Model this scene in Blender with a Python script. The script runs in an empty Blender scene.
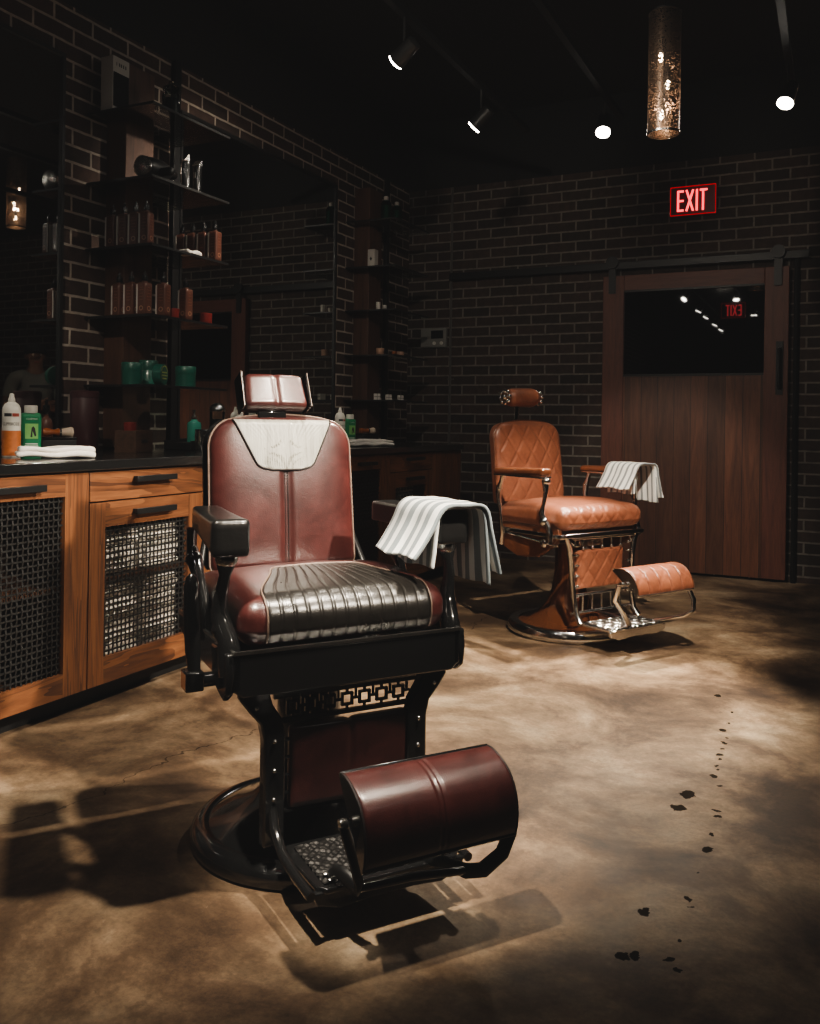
import bpy, bmesh, math, random
from math import sin, cos, pi, radians, sqrt, atan2, tan
from mathutils import Vector, Matrix, Euler
random.seed(11)
S = bpy.context.scene
COL = S.collection

# ------------------------------------------------------------------ materials
def nodes(name):
    m = bpy.data.materials.new(name); m.use_nodes = True
    nt = m.node_tree; nt.nodes.clear()
    out = nt.nodes.new('ShaderNodeOutputMaterial')
    return m, nt, out
def N(nt, t, **kw):
    n = nt.nodes.new(t)
    for k, v in kw.items():
        if k in n.inputs: n.inputs[k].default_value = v
        else: setattr(n, k, v)
    return n
def lk(nt, a, b): nt.links.new(a, b)
def principled(nt, out, **kw):
    p = nt.nodes.new('ShaderNodeBsdfPrincipled')
    for k, v in kw.items(): p.inputs[k].default_value = v
    lk(nt, p.outputs[0], out.inputs[0]); return p
def c4(c): return (c[0], c[1], c[2], 1.0)
def ramp(nt, stops):
    r = nt.nodes.new('ShaderNodeValToRGB'); e = r.color_ramp.elements
    while len(e) < len(stops): e.new(0.5)
    for i, (p, c) in enumerate(stops): e[i].position = p; e[i].color = c4(c)
    return r
def mix(nt, fac, a, b, blend='MIX'):
    m = nt.nodes.new('ShaderNodeMix'); m.data_type = 'RGBA'; m.blend_type = blend
    for s, v in ((0, fac), (6, a), (7, b)):
        if hasattr(v, 'links'): lk(nt, v, m.inputs[s])
        else: m.inputs[s].default_value = v if s == 0 else c4(v)
    return m.outputs[2]
def math_(nt, op, a, b=None, c=None, clamp=False):
    n = nt.nodes.new('ShaderNodeMath'); n.operation = op; n.use_clamp = clamp
    for i, v in enumerate((a, b, c)):
        if v is None: continue
        if hasattr(v, 'links'): lk(nt, v, n.inputs[i])
        else: n.inputs[i].default_value = v
    return n.outputs[0]
def noise(nt, vec, scale, detail=4, rough=.55, dist=0.0):
    n = N(nt, 'ShaderNodeTexNoise'); n.inputs['Scale'].default_value = scale
    n.inputs['Detail'].default_value = detail; n.inputs['Roughness'].default_value = rough
    n.inputs['Distortion'].default_value = dist
    lk(nt, vec, n.inputs['Vector']); return n.outputs[0]
def coord(nt, scale=(1, 1, 1), rot=(0, 0, 0)):
    t = nt.nodes.new('ShaderNodeTexCoord'); mp = nt.nodes.new('ShaderNodeMapping')
    mp.inputs['Scale'].default_value = scale; mp.inputs['Rotation'].default_value = rot
    lk(nt, t.outputs['Object'], mp.inputs['Vector']); return mp.outputs[0]
def bump(nt, h, strength, distance=.01, normal=None):
    b = nt.nodes.new('ShaderNodeBump'); b.inputs['Strength'].default_value = strength
    b.inputs['Distance'].default_value = distance; lk(nt, h, b.inputs['Height'])
    if normal is not None: lk(nt, normal, b.inputs['Normal'])
    return b.outputs[0]

def plain(name, col, rough=.5, metal=0.0, coat=0.0, spec=.5, var=.0, vscale=30, bmp=0.0, bscale=120):
    m, nt, out = nodes(name)
    p = principled(nt, out, **{'Roughness': rough, 'Metallic': metal, 'Coat Weight': coat, 'Coat Roughness': .08, 'Specular IOR Level': spec})
    v = coord(nt)
    n = noise(nt, v, vscale, 4)
    d = max(var, .06)
    lk(nt, mix(nt, n, tuple(x * (1 - d) for x in col), tuple(min(1, x * (1 + d)) for x in col)), p.inputs['Base Color'])
    rr = math_(nt, 'MULTIPLY_ADD', n, rough * .3, rough * .85); lk(nt, rr, p.inputs['Roughness'])
    if bmp: lk(nt, bump(nt, noise(nt, v, bscale, 3), bmp, .002), p.inputs['Normal'])
    return m

def leather(name, c1, c2, rough=.36, coat=.25, grain=.25):
    m, nt, out = nodes(name)
    p = principled(nt, out, **{'Coat Weight': coat, 'Coat Roughness': .22, 'Specular IOR Level': .55})
    v = coord(nt)
    big = noise(nt, v, 9, 6, .65, .6)
    r = ramp(nt, [(.25, c2), (.75, c1)]); lk(nt, big, r.inputs[0])
    fine = noise(nt, v, 70, 4, .6)
    lk(nt, mix(nt, .25, r.outputs[0], fine, 'OVERLAY'), p.inputs['Base Color'])
    rr = math_(nt, 'MULTIPLY_ADD', big, .22, rough - .11); lk(nt, rr, p.inputs['Roughness'])
    vo = N(nt, 'ShaderNodeTexVoronoi'); vo.inputs['Scale'].default_value = 330; lk(nt, v, vo.inputs['Vector'])
    wr = noise(nt, v, 26, 6, .7, .8)
    h = math_(nt, 'MULTIPLY_ADD', wr, 1.6, vo.outputs['Distance'])
    lk(nt, bump(nt, h, grain, .0022), p.inputs['Normal'])
    return m

def glare_leather(name):  # streaky pale colour stands in for glare on black leather
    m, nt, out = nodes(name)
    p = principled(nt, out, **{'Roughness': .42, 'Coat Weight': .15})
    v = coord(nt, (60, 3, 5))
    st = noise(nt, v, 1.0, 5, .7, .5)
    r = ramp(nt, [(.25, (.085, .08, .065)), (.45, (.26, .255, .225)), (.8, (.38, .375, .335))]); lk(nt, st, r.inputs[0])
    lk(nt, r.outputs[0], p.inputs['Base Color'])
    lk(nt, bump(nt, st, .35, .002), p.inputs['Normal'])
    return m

def wood(name, c_dark, c_mid, c_light, axis='z', rough=.5, plank=None, coat=0.0, bold=0):
    m, nt, out = nodes(name)
    p = principled(nt, out, **{'Roughness': rough, 'Coat Weight': coat})
    sc = {'x': (1.2, 14, 14), 'y': (14, 1.2, 14), 'z': (14, 14, 1.2)}[axis]
    v = coord(nt, sc)
    n1 = noise(nt, v, 1.3, 8, .62, 1.4)
    if bold:   # broad cathedral figure plus dark streaks and knots
        vb = coord(nt, tuple(q * .42 for q in sc))
        rings = math_(nt, 'FRACT', math_(nt, 'MULTIPLY', noise(nt, vb, .8, 3, .5, 2.2), 9.0))
        n1 = math_(nt, 'ADD', math_(nt, 'MULTIPLY', n1, .68), math_(nt, 'MULTIPLY', rings, .26))
    r = ramp(nt, [(.25, c_dark), (.5, c_mid), (.78, c_light)]); lk(nt, n1, r.inputs[0])
    n2 = noise(nt, v, 9, 5, .6)
    col = mix(nt, .35, r.outputs[0], n2, 'OVERLAY')
    h = n2
    if plank:
        t = nt.nodes.new('ShaderNodeTexCoord'); sp = nt.nodes.new('ShaderNodeSeparateXYZ'); lk(nt, t.outputs['Object'], sp.inputs[0])
        a = math_(nt, 'DIVIDE', sp.outputs[plank[0]], plank[1])
        wn = N(nt, 'ShaderNodeTexWhiteNoise', noise_dimensions='1D'); lk(nt, math_(nt, 'FLOOR', a), wn.inputs['W'])
        g = math_(nt, 'ABSOLUTE', math_(nt, 'SUBTRACT', math_(nt, 'FRACT', a), .5))
        gap = math_(nt, 'GREATER_THAN', g, .487)
        tone = math_(nt, 'MULTIPLY_ADD', wn.outputs['Value'], .7, .6)
        mm = nt.nodes.new('ShaderNodeVectorMath'); mm.operation = 'SCALE'; lk(nt, col, mm.inputs[0]); lk(nt, tone, mm.inputs['Scale'])
        col = mix(nt, gap, mm.outputs[0], (.004, .003, .003))
        h = math_(nt, 'MULTIPLY_ADD', gap, -6.0, n2)
    lk(nt, col, p.inputs['Base Color'])
    lk(nt, bump(nt, h, .25, .002), p.inputs['Normal'])
    return m

def brick(name, horiz, ca, cb, mortar, off=(0, 0), top=2.945):
    """brick courses on a wall: horiz is the horizontal axis index; plain black paint above the top course"""
    m, nt, out = nodes(name)
    p = principled(nt, out, **{'Roughness': .85})
    t = nt.nodes.new('ShaderNodeTexCoord'); sp = nt.nodes.new('ShaderNodeSeparateXYZ'); lk(nt, t.outputs['Object'], sp.inputs[0])
    cb_ = nt.nodes.new('ShaderNodeCombineXYZ')
    lk(nt, math_(nt, 'ADD', sp.outputs[horiz], off[0] + 40.0), cb_.inputs[0])
    lk(nt, math_(nt, 'ADD', sp.outputs[2], off[1] + 7.7), cb_.inputs[1])
    wob = N(nt, 'ShaderNodeTexNoise'); wob.inputs['Scale'].default_value = 14; lk(nt, t.outputs['Object'], wob.inputs['Vector'])
    vm = nt.nodes.new('ShaderNodeVectorMath'); vm.operation = 'MULTIPLY_ADD'
    lk(nt, wob.outputs['Color'], vm.inputs[0]); vm.inputs[1].default_value = (.006, .006, 0); lk(nt, cb_.outputs[0], vm.inputs[2])
    b = N(nt, 'ShaderNodeTexBrick'); lk(nt, vm.outputs[0], b.inputs['Vector'])
    b.offset = .5; b.inputs['Scale'].default_value = 1; b.inputs['Brick Width'].default_value = .228
    b.inputs['Row Height'].default_value = .077; b.inputs['Mortar Size'].default_value = .0070
    b.inputs['Mortar Smooth'].default_value = .25; b.inputs['Bias'].default_value = -.1
    b.inputs['Color1'].default_value = c4(ca); b.inputs['Color2'].default_value = c4(cb); b.inputs['Mortar'].default_value = c4(mortar)
    n = noise(nt, t.outputs['Object'], 22, 6, .65)
    n2 = noise(nt, t.outputs['Object'], 130, 3, .6)
    col = mix(nt, .75, b.outputs['Color'], n, 'OVERLAY')
    smear = ramp(nt, [(.62, (0, 0, 0)), (.75, (1, 1, 1))]); lk(nt, noise(nt, t.outputs['Object'], 6, 5, .7), smear.inputs[0])
    col = mix(nt, math_(nt, 'MULTIPLY', smear.outputs[0], .22), col, mortar)
    up = math_(nt, 'GREATER_THAN', sp.outputs[2], top)
    col = mix(nt, up, col, (.006, .006, .006))
    lk(nt, col, p.inputs['Base Color'])
    hgt = math_(nt, 'MULTIPLY_ADD', b.outputs['Fac'], -1.0, math_(nt, 'MULTIPLY', n2, .25))
    hgt = math_(nt, 'MULTIPLY', hgt, math_(nt, 'SUBTRACT', 1.0, up))
    lk(nt, bump(nt, hgt, .8, .008), p.inputs['Normal'])
    return m

STAINS = [(-0.411,3.61,.0147),(-0.337,3.425,.008),(-0.338,3.297,.0076),(-0.348,3.208,.013),(-0.327,3.138,.0054),(-0.328,3.081,.0107),(-0.326,3.025,.0088),(-0.329,2.968,.0103),(-0.324,2.926,.0051),(-0.323,2.859,.0083),(-0.323,2.829,.0066),(-0.323,2.777,.0129),(-0.298,2.711,.0079),(-0.373,2.601,.0245),(-0.382,2.502,.0222),(-0.286,2.533,.0074),(-0.282,2.496,.0101),(-0.279,2.378,.0083),(-0.279,2.288,.0147),(-0.284,2.161,.0051),(-0.363,1.933,.0139),(-0.287,2.028,.0083),(-0.276,2.0,.0059),(-0.372,1.752,.013),(-0.352,1.764,.012),(-0.277,1.853,.0055),(-0.286,1.782,.0063),(-0.267,1.757,.0073)]
def concrete():
    m, nt, out = nodes('stained_concrete')
    p = principled(nt, out, **{'Roughness': .4, 'Coat Weight': .0, 'Coat Roughness': .3})
    t = nt.nodes.new('ShaderNodeTexCoord'); v = t.outputs['Object']
    n1 = noise(nt, v, 2.1, 10, .66, .35)
    r = ramp(nt, [(.36, (.050, .030, .018)), (.46, (.120, .076, .045)), (.55, (.225, .155, .096)), (.66, (.36, .275, .185))]); lk(nt, n1, r.inputs[0])
    n2 = noise(nt, v, 9, 12, .76, .25)
    col = mix(nt, .9, r.outputs[0], n2, 'OVERLAY')
    n3 = noise(nt, v, 75, 6, .8)
    col = mix(nt, .6, col, n3, 'OVERLAY')
    # pale worn flecks
    fl = ramp(nt, [(.66, (0, 0, 0)), (.72, (1, 1, 1))]); lk(nt, noise(nt, v, 18, 7, .75, 1.2), fl.inputs[0])
    col = mix(nt, math_(nt, 'MULTIPLY', fl.outputs[0], .4), col, (.36, .29, .22))
    wv = N(nt, 'ShaderNodeTexNoise'); wv.inputs['Scale'].default_value = 38; wv.inputs['Detail'].default_value = 3; lk(nt, v, wv.inputs['Vector'])
    wob = nt.nodes.new('ShaderNodeVectorMath'); wob.operation = 'MULTIPLY_ADD'
    lk(nt, wv.outputs['Color'], wob.inputs[0]); wob.inputs[1].default_value = (.036, .036, 0); lk(nt, v, wob.inputs[2])
    acc = None
    for (x, y, s) in STAINS:
        d = nt.nodes.new('ShaderNodeVectorMath'); d.operation = 'SUBTRACT'; lk(nt, wob.outputs[0], d.inputs[0]); d.inputs[1].default_value = (x + .018, y + .018, 0)
        d2 = nt.nodes.new('ShaderNodeVectorMath'); d2.operation = 'MULTIPLY'; lk(nt, d.outputs[0], d2.inputs[0]); d2.inputs[1].default_value = (1, .75, 0)
        l = nt.nodes.new('ShaderNodeVectorMath'); l.operation = 'LENGTH'; lk(nt, d2.outputs[0], l.inputs[0])
        q = math_(nt, 'LESS_THAN', l.outputs['Value'], s * .86)
        acc = q if acc is None else math_(nt, 'MAXIMUM', acc, q)
    # hairline cracks: two wandering lines
    sp = nt.nodes.new('ShaderNodeSeparateXYZ'); lk(nt, v, sp.inputs[0])
    wn = noise(nt, v, 2.3, 5, .6)
    for (a, b_, c, w) in ((1.0, -.06, 1.80 + .15, .0032),):
        e = math_(nt, 'ADD', math_(nt, 'MULTIPLY', sp.outputs[0], a), math_(nt, 'MULTIPLY', sp.outputs[1], b_))
        e = math_(nt, 'ADD', e, math_(nt, 'MULTIPLY_ADD', wn, .5, c - .25))
        q = math_(nt, 'LESS_THAN', math_(nt, 'ABSOLUTE', e), w)
        q = math_(nt, 'MULTIPLY', q, .55)
        acc = math_(nt, 'MAXIMUM', acc, q)
    col = mix(nt, math_(nt, 'MULTIPLY', acc, .93), col, (.010, .008, .006))
    lk(nt, col, p.inputs['Base Color'])
    lk(nt, math_(nt, 'MULTIPLY_ADD', acc, -.18, .20), p.inputs['Specular IOR Level'])
    rr = math_(nt, 'MULTIPLY_ADD', n2, .35, .38)
    rr = math_(nt, 'ADD', rr, math_(nt, 'MULTIPLY', acc, .3)); lk(nt, rr, p.inputs['Roughness'])
    h = math_(nt, 'MULTIPLY_ADD', n3, .3, n2); lk(nt, bump(nt, h, .25, .004), p.inputs['Normal'])
    return m

def glassy(name, tint=(.9, .97, .95), ior=1.45, refl=1.0):
    m, nt, out = nodes(name)
    tr = nt.nodes.new('ShaderNodeBsdfTransparent'); tr.inputs[0].default_value = c4(tint)
    gl = nt.nodes.new('ShaderNodeBsdfGlossy'); gl.inputs['Roughness'].default_value = .02; gl.inputs[0].default_value = (refl, refl, refl, 1)
    fr = nt.nodes.new('ShaderNodeFresnel'); fr.inputs[0].default_value = ior
    mx = nt.nodes.new('ShaderNodeMixShader'); lk(nt, fr.outputs[0], mx.inputs[0]); lk(nt, tr.outputs[0], mx.inputs[1]); lk(nt, gl.outputs[0], mx.inputs[2])
    lk(nt, mx.outputs[0], out.inputs[0]); return m
def dark_glass(name, col=(.004, .004, .005), rough=.02):
    m, nt, out = nodes(name); principled(nt, out, **{'Base Color': c4(col), 'Roughness': rough, 'Specular IOR Level': .9, 'Coat Weight': .6, 'Coat Roughness': .01}); return m
def mirror_mat(name, col):
    m, nt, out = nodes(name); principled(nt, out, **{'Base Color': c4(col), 'Metallic': 1.0, 'Roughness': .015}); return m
def emit(name, col, st):
    m, nt, out = nodes(name); e = nt.nodes.new('ShaderNodeEmission'); e.inputs[0].default_value = c4(col); e.inputs[1].default_value = st
    lk(nt, e.outputs[0], out.inputs[0]); return m
def stripes(name, white, grey, axis, period, duty, off=0.0, wob=.0):
    m, nt, out = nodes(name)
    p = principled(nt, out, **{'Roughness': .9, 'Sheen Weight': .25})
    t = nt.nodes.new('ShaderNodeTexCoord'); sp = nt.nodes.new('ShaderNodeSeparateXYZ'); lk(nt, t.outputs['Object'], sp.inputs[0])
    n = noise(nt, t.outputs['Object'], 25, 3)
    a = math_(nt, 'ADD', sp.outputs[axis], math_(nt, 'MULTIPLY_ADD', n, wob, off))
    f = math_(nt, 'FRACT', math_(nt, 'DIVIDE', a, period))
    q = math_(nt, 'LESS_THAN', f, duty)
    n2 = noise(nt, t.outputs['Object'], 400, 2)
    lk(nt, mix(nt, .2, mix(nt, q, white, grey), n2, 'OVERLAY'), p.inputs['Base Color'])
    lk(nt, bump(nt, n2, .4, .002), p.inputs['Normal'])
    return m
def perforated(name):
    """sheet metal with a punched pattern: holes are really see-through"""
    m, nt, out = nodes(name)
    v = coord(nt)
    vo = N(nt, 'ShaderNodeTexVoronoi'); vo.inputs['Scale'].default_value = 150; lk(nt, v, vo.inputs['Vector'])
    hole = math_(nt, 'LESS_THAN', vo.outputs['Distance'], .40)
    pb = nt.nodes.new('ShaderNodeBsdfPrincipled'); pb.inputs['Base Color'].default_value = (.22, .16, .12, 1); pb.inputs['Metallic'].default_value = .8; pb.inputs['Roughness'].default_value = .35
    tr = nt.nodes.new('ShaderNodeBsdfTransparent')
    mx = nt.nodes.new('ShaderNodeMixShader'); lk(nt, hole, mx.inputs[0]); lk(nt, pb.outputs[0], mx.inputs[1]); lk(nt, tr.outputs[0], mx.inputs[2])
    lk(nt, mx.outputs[0], out.inputs[0]); return m

M = {}
M['burgundy'] = leather('burgundy_leather', (.078, .018, .0155), (.026, .0065, .006), .34, .7, .14)
M['black_leather'] = leather('black_leather', (.016, .014, .012), (.008, .007, .006), .30, .35, .12)
M['tan'] = leather('tan_leather', (.35, .130, .070), (.20, .066, .034), .36, .25, .14)
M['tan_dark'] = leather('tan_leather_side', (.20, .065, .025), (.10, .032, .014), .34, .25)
M['glare_leather'] = glare_leather('glare_pale_leather')
M['piping'] = plain('pale_piping', (.17, .12, .095), .4)
M['seam'] = plain('dark_seam', (.012, .006, .005), .6)
M['seam_tan'] = plain('tan_stitch', (.62, .32, .16), .55)
M['gloss_black'] = plain('gloss_black_enamel', (.009, .009, .009), .16, 0.0, .8)
M['iron'] = plain('dark_cast_iron', (.02, .02, .02), .35, .7, .2, bmp=.2, bscale=60)
M['chrome'] = plain('chrome', (.82, .81, .79), .17, 1.0)
M['chrome_dim'] = plain('worn_chrome', (.66, .65, .62), .25, 1.0, var=.2)
M['brown_lacquer'] = plain('brown_metal_lacquer', (.22, .075, .03), .25, .55, .6)
M['arm_black'] = plain('black_arm_leather', (.009, .0085, .008), .32, 0, .4, bmp=.2)
M['tread'] = plain('tread_metal', (.022, .021, .020), .5, .7)
M['concrete'] = concrete()
M['brick_left'] = brick('brick_left', 1, (.060, .032, .023), (.028, .017, .013), (.36, .31, .265), (.02, .0))
M['brick_back'] = brick('brick_back', 0, (.060, .036, .027), (.024, .017, .014), (.19, .175, .155), (.1, .03))
M['ceiling'] = plain('black_ceiling_paint', (.008, .008, .008), .9)
M['dark_wall'] = plain('dark_wall_paint', (.012, .011, .011), .85)
M['oak_y'] = wood('oak_grain_along', (.050, .017, .007), (.165, .062, .023), (.275, .118, .047), 'y', bold=1)
M['oak_z'] = wood('oak_grain_up', (.050, .017, .007), (.165, .062, .023), (.275, .118, .047), 'z', bold=1)
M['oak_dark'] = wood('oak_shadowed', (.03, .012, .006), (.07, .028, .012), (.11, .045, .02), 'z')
M['post_wood'] = wood('walnut_post', (.035, .015, .009), (.080, .035, .020), (.105, .050, .029), 'z', .55)
M['door_wood'] = wood('barn_door_planks', (.060, .020, .010), (.125, .044, .022), (.19, .074, .038), 'z', .5, plank=(0, .115))
M['door_frame'] = wood('barn_door_frame', (.07, .020, .012), (.13, .040, .024), (.17, .058, .034), 'z', .5)
M['door_rail'] = wood('barn_door_rail_wood', (.07, .020, .012), (.13, .040, .024), (.17, .058, .034), 'x', .5)
M['black_stone'] = plain('black_stone_worktop', (.010, .010, .010), .16, 0, .5, var=.4, vscale=90)
M['black_metal'] = plain('black_metal', (.012, .012, .012), .42, .3)
M['mesh_metal'] = plain('woven_dark_wire', (.026, .0255, .0245), .45, .5)
M['toe'] = plain('black_plinth', (.008, .008, .008), .6)
M['mirror'] = mirror_mat('mirror_silver', (.70, .72, .71))
M['glass'] = glassy('clear_glass')
M['shelf_glass'] = glassy('shelf_glass', (.80, .86, .84), 1.5)
M['green_glass'] = glassy('green_glass', (.12, .45, .34), 1.5)
M['amber_glass'] = glassy('amber_glass', (.45, .16, .06), 1.5)
M['door_glass'] = dark_glass('black_door_glass')
M['towel_stripe'] = stripes('striped_towel_cloth', (.74, .76, .75), (.19, .225, .24), 1, .046, .5, .012, .004)
M['towel_fine'] = stripes('fine_striped_towel_cloth', (.72, .72, .70), (.22, .24, .25), 1, .034, .36, .01, .003)
M['white_towel'] = plain('white_terry', (.80, .77, .72), .95, bmp=.8, bscale=260, var=.1)
M['white_plastic'] = plain('white_plastic', (.68, .67, .62), .4)
M['orange_label'] = plain('orange_wood_label', (.42, .13, .035), .45, var=.35, vscale=60)
M['red_print'] = plain('red_print', (.30, .05, .035), .5)
M['black_print'] = plain('black_print', (.02, .02, .02), .5)
M['green_can'] = plain('green_metal_can', (.012, .20, .085), .35)
M['lime_label'] = plain('lime_label', (.22, .50, .16), .45)
M['white_print'] = plain('white_print', (.70, .75, .68), .5)
M['amber'] = plain('amber_resin', (.30, .085, .025), .15, 0, .7)
M['bristle'] = plain('pale_bristle', (.55, .45, .36), .8)
M['brown_bottle'] = plain('brown_box_bottle', (.11, .042, .028), .32, 0, .3)
M['copper_print'] = plain('copper_print', (.36, .21, .14), .4)
M['brown_print'] = plain('brown_print', (.17, .075, .048), .4)
M['white_label'] = plain('pale_label', (.50, .47, .43), .5)
M['teal_jar'] = plain('teal_jar', (.008, .095, .066), .35, 0, .3)
M['yellow_print'] = plain('yellow_print', (.45, .50, .16), .5)
M['teal_liquid'] = plain('teal_liquid', (.05, .32, .24), .2, 0, .5)
M['red_tub'] = plain('dark_red_tub', (.045, .008, .010), .5)
M['red_jar'] = plain('red_jar', (.20, .022, .018), .35)
M['box_wood'] = wood('crate_wood', (.04, .02, .012), (.09, .045, .026), (.13, .07, .04), 'y')
M['grey_plastic'] = plain('grey_plastic', (.22, .22, .21), .5)
M['screen'] = plain('dark_display', (.012, .013, .014), .2)
M['pipe'] = plain('painted_pipe', (.085, .080, .075), .55)
M['perforated'] = perforated('perforated_bronze')
M['bulb'] = emit('warm_bulb', (1.0, .72, .48), 30)
M['lamp_face'] = emit('lamp_face', (1.0, .93, .82), 85)
M['lamp_rim'] = emit('lamp_rim', (1.0, .93, .82), 25)
M['exit_red'] = emit('exit_letters', (1.0, .075, .085), 2.6)
M['exit_edge'] = emit('exit_edge', (1.0, .02, .03), .45)
M['exit_panel'] = plain('exit_red_panel', (.16, .008, .010), .3)
M['shirt'] = plain('grey_shirt_cloth', (.20, .21, .19), .9, bmp=.3)
M['skin'] = plain('skin', (.22, .115, .075), .5)
M['trousers'] = plain('dark_trouser_cloth', (.015, .015, .018), .9)
M['cap'] = plain('dark_cap_cloth', (.014, .014, .016), .85)
M['shoe'] = plain('dark_shoe_leather', (.012, .01, .009), .45)

# ------------------------------------------------------------------ mesh builder
XS = [1.0, 0.0]
class MB:
    def __init__(s, flip=False):
        s.v = []; s.f = []; s.flip = flip; s.mat = None
    def add(s, vs, fs, T=None):
        b = len(s.v)
        for p in vs:
            p = Vector(p)
            s.v.append(T @ p if T is not None else p)
        s.f += [tuple(b + i for i in f) for f in fs]; return s
    def box(s, c, d, T=None, rz=0.0, rx=0.0, ry=0.0):
        R = Matrix.Translation(Vector(c)) @ Euler((rx, ry, rz)).to_matrix().to_4x4()
        if T is not None: R = T @ R
        x, y, z = (q / 2 for q in d)
        vs = [(a * x, b * y, e * z) for a in (-1, 1) for b in (-1, 1) for e in (-1, 1)]
        return s.add(vs, [(0, 1, 3, 2), (4, 6, 7, 5), (0, 4, 5, 1), (2, 3, 7, 6), (0, 2, 6, 4), (1, 5, 7, 3)], R)
    def tube(s, path, r, n=10, cap=True, closed=False, flat=None, T=None):
        P = [Vector(p) for p in path]; m = len(P)
        R = r if isinstance(r, (list, tuple)) else [r] * m
        tg = []
        for i in range(m):
            a = P[(i - 1) % m] if (closed or i > 0) else P[i]; b = P[(i + 1) % m] if (closed or i < m - 1) else P[i]
            t = (b - a); tg.append(t.normalized() if t.length > 1e-9 else Vector((0, 0, 1)))
        up = Vector((0, 0, 1)) if abs(tg[0].z) < .9 else Vector((1, 0, 0))
        nrm = (up - tg[0] * up.dot(tg[0])).normalized(); vs = []
        for i in range(m):
            nrm = (nrm - tg[i] * nrm.dot(tg[i])); nrm = nrm.normalized() if nrm.length > 1e-6 else tg[i].orthogonal().normalized()
            bi = tg[i].cross(nrm)
            for k in range(n):
                a = 2 * pi * k / n
                vs.append(P[i] + nrm * (cos(a) * R[i] * (flat[0] if flat else 1)) + bi * (sin(a) * R[i] * (flat[1] if flat else 1)))
        fs = []
        for i in range(m if closed else m - 1):
            j = (i + 1) % m
            for k in range(n): fs.append((i * n + k, i * n + (k + 1) % n, j * n + (k + 1) % n, j * n + k))
        if cap and not closed: fs += [tuple(range(n))[::-1], tuple((m - 1) * n + k for k in range(n))]
        return s.add(vs, fs, T)
    def lathe(s, prof, c=(0, 0, 0), n=32, T=None, cap=True):
        vs = []; fs = []; m = len(prof)
        for (r, z) in prof:
            for k in range(n):
                a = 2 * pi * k / n; vs.append((c[0] + max(r, 1e-4) * cos(a), c[1] + max(r, 1e-4) * sin(a), c[2] + z))
        for i in range(m - 1):
            for k in range(n): fs.append((i * n + k, i * n + (k + 1) % n, (i + 1) * n + (k + 1) % n, (i + 1) * n + k))
        if cap: fs += [tuple(range(n))[::-1], tuple((m - 1) * n + k for k in range(n))]
        return s.add(vs, fs, T)
    def ball(s, c, r, n=16, sc=(1, 1, 1), T=None):
        m = n // 2; vs = []; fs = []
        for i in range(m + 1):
            th = pi * i / m
            for k in range(n):
                a = 2 * pi * k / n
                q = max(sin(th), 1e-3)
                vs.append((c[0] + r * sc[0] * q * cos(a), c[1] + r * sc[1] * q * sin(a), c[2] + r * sc[2] * cos(th)))
        for i in range(m):
            for k in range(n): fs.append((i * n + k, (i + 1) * n + k, (i + 1) * n + (k + 1) % n, i * n + (k + 1) % n))
        fs += [tuple(range(n)), tuple(m * n + k for k in range(n))[::-1]]
        return s.add(vs, fs, T)
    def prism(s, pts, lo, hi, axis=1, T=None):
        """2-D outline extruded along an axis (0 x, 1 y, 2 z)"""
        def mk(p, h):
            if axis == 0: return (h, p[0], p[1])
            if axis == 1: return (p[0], h, p[1])
            return (p[0], p[1], h)
        n = len(pts); vs = [mk(p, lo) for p in pts] + [mk(p, hi) for p in pts]
        fs = [tuple(range(n))[::-1], tuple(range(n, 2 * n))] + [(i, (i + 1) % n, n + (i + 1) % n, n + i) for i in range(n)]
        return s.add(vs, fs, T)
    def grid(s, fn, nu, nv, T=None, closed_u=False):
        vs = [fn(i / nu, j / nv) for j in range(nv + 1) for i in range(nu + (0 if closed_u else 1))]
        w = nu if closed_u else nu + 1; fs = []
        for j in range(nv):
            for i in range(nu): fs.append((j * w + i, j * w + (i + 1) % w, (j + 1) * w + (i + 1) % w, (j + 1) * w + i))
        return s.add(vs, fs, T)
    def rbox(s, c, d, r, n=(12, 12, 12), fn=None, T=None):
        """cushion: rounded box sampled on a grid, fn(pos, nrm) may move each point"""
        rb = RB(c, d, r, fn); key = {}; vs = []; fs = []
        def vid(p):
            k = tuple(round(q, 6) for q in p)
            if k not in key: key[k] = len(vs); vs.append(rb.map(p))
            return key[k]
        h = [q / 2 for q in d]
        for ax in range(3):
            a, b = [(1, 2), (2, 0), (0, 1)][ax]
            for sg in (-1, 1):
                for i in range(n[a]):
                    for j in range(n[b]):
                        q = []
                        for (di, dj) in ((0, 0), (1, 0), (1, 1), (0, 1)):
                            p = [0, 0, 0]; p[ax] = sg * h[ax]; p[a] = h[a] * (2 * (i + di) / n[a] - 1); p[b] = h[b] * (2 * (j + dj) / n[b] - 1)
                            q.append(vid(p))
                        if len(set(q)) >= 3: fs.append(tuple(dict.fromkeys(q if sg > 0 else q[::-1])))
        return s.add(vs, fs, T)
    def build(s, name, mat, parent=None, bevel=0.0, solid=0.0, subd=0, smooth=True, angle=40, segs=2):
        me = bpy.data.meshes.new(name)
        vs = [(p.x * XS[0] + XS[1], -p.y, p.z) for p in s.v] if s.flip else [tuple(p) for p in s.v]
        me.from_pydata(vs, [], s.f); me.update()
        bm = bmesh.new(); bm.from_mesh(me); bmesh.ops.recalc_face_normals(bm, faces=bm.faces); bm.to_mesh(me); bm.free()
        if smooth:
            me.polygons.foreach_set('use_smooth', [True] * len(me.polygons))
            me.set_sharp_from_angle(angle=radians(angle))
        me.materials.append(M[mat] if isinstance(mat, str) else mat)
        o = bpy.data.objects.new(name, me); COL.objects.link(o)
        if parent is not None: o.parent = parent
        if solid:
            q = o.modifiers.new('thickness', 'SOLIDIFY'); q.thickness = solid; q.offset = 0
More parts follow.
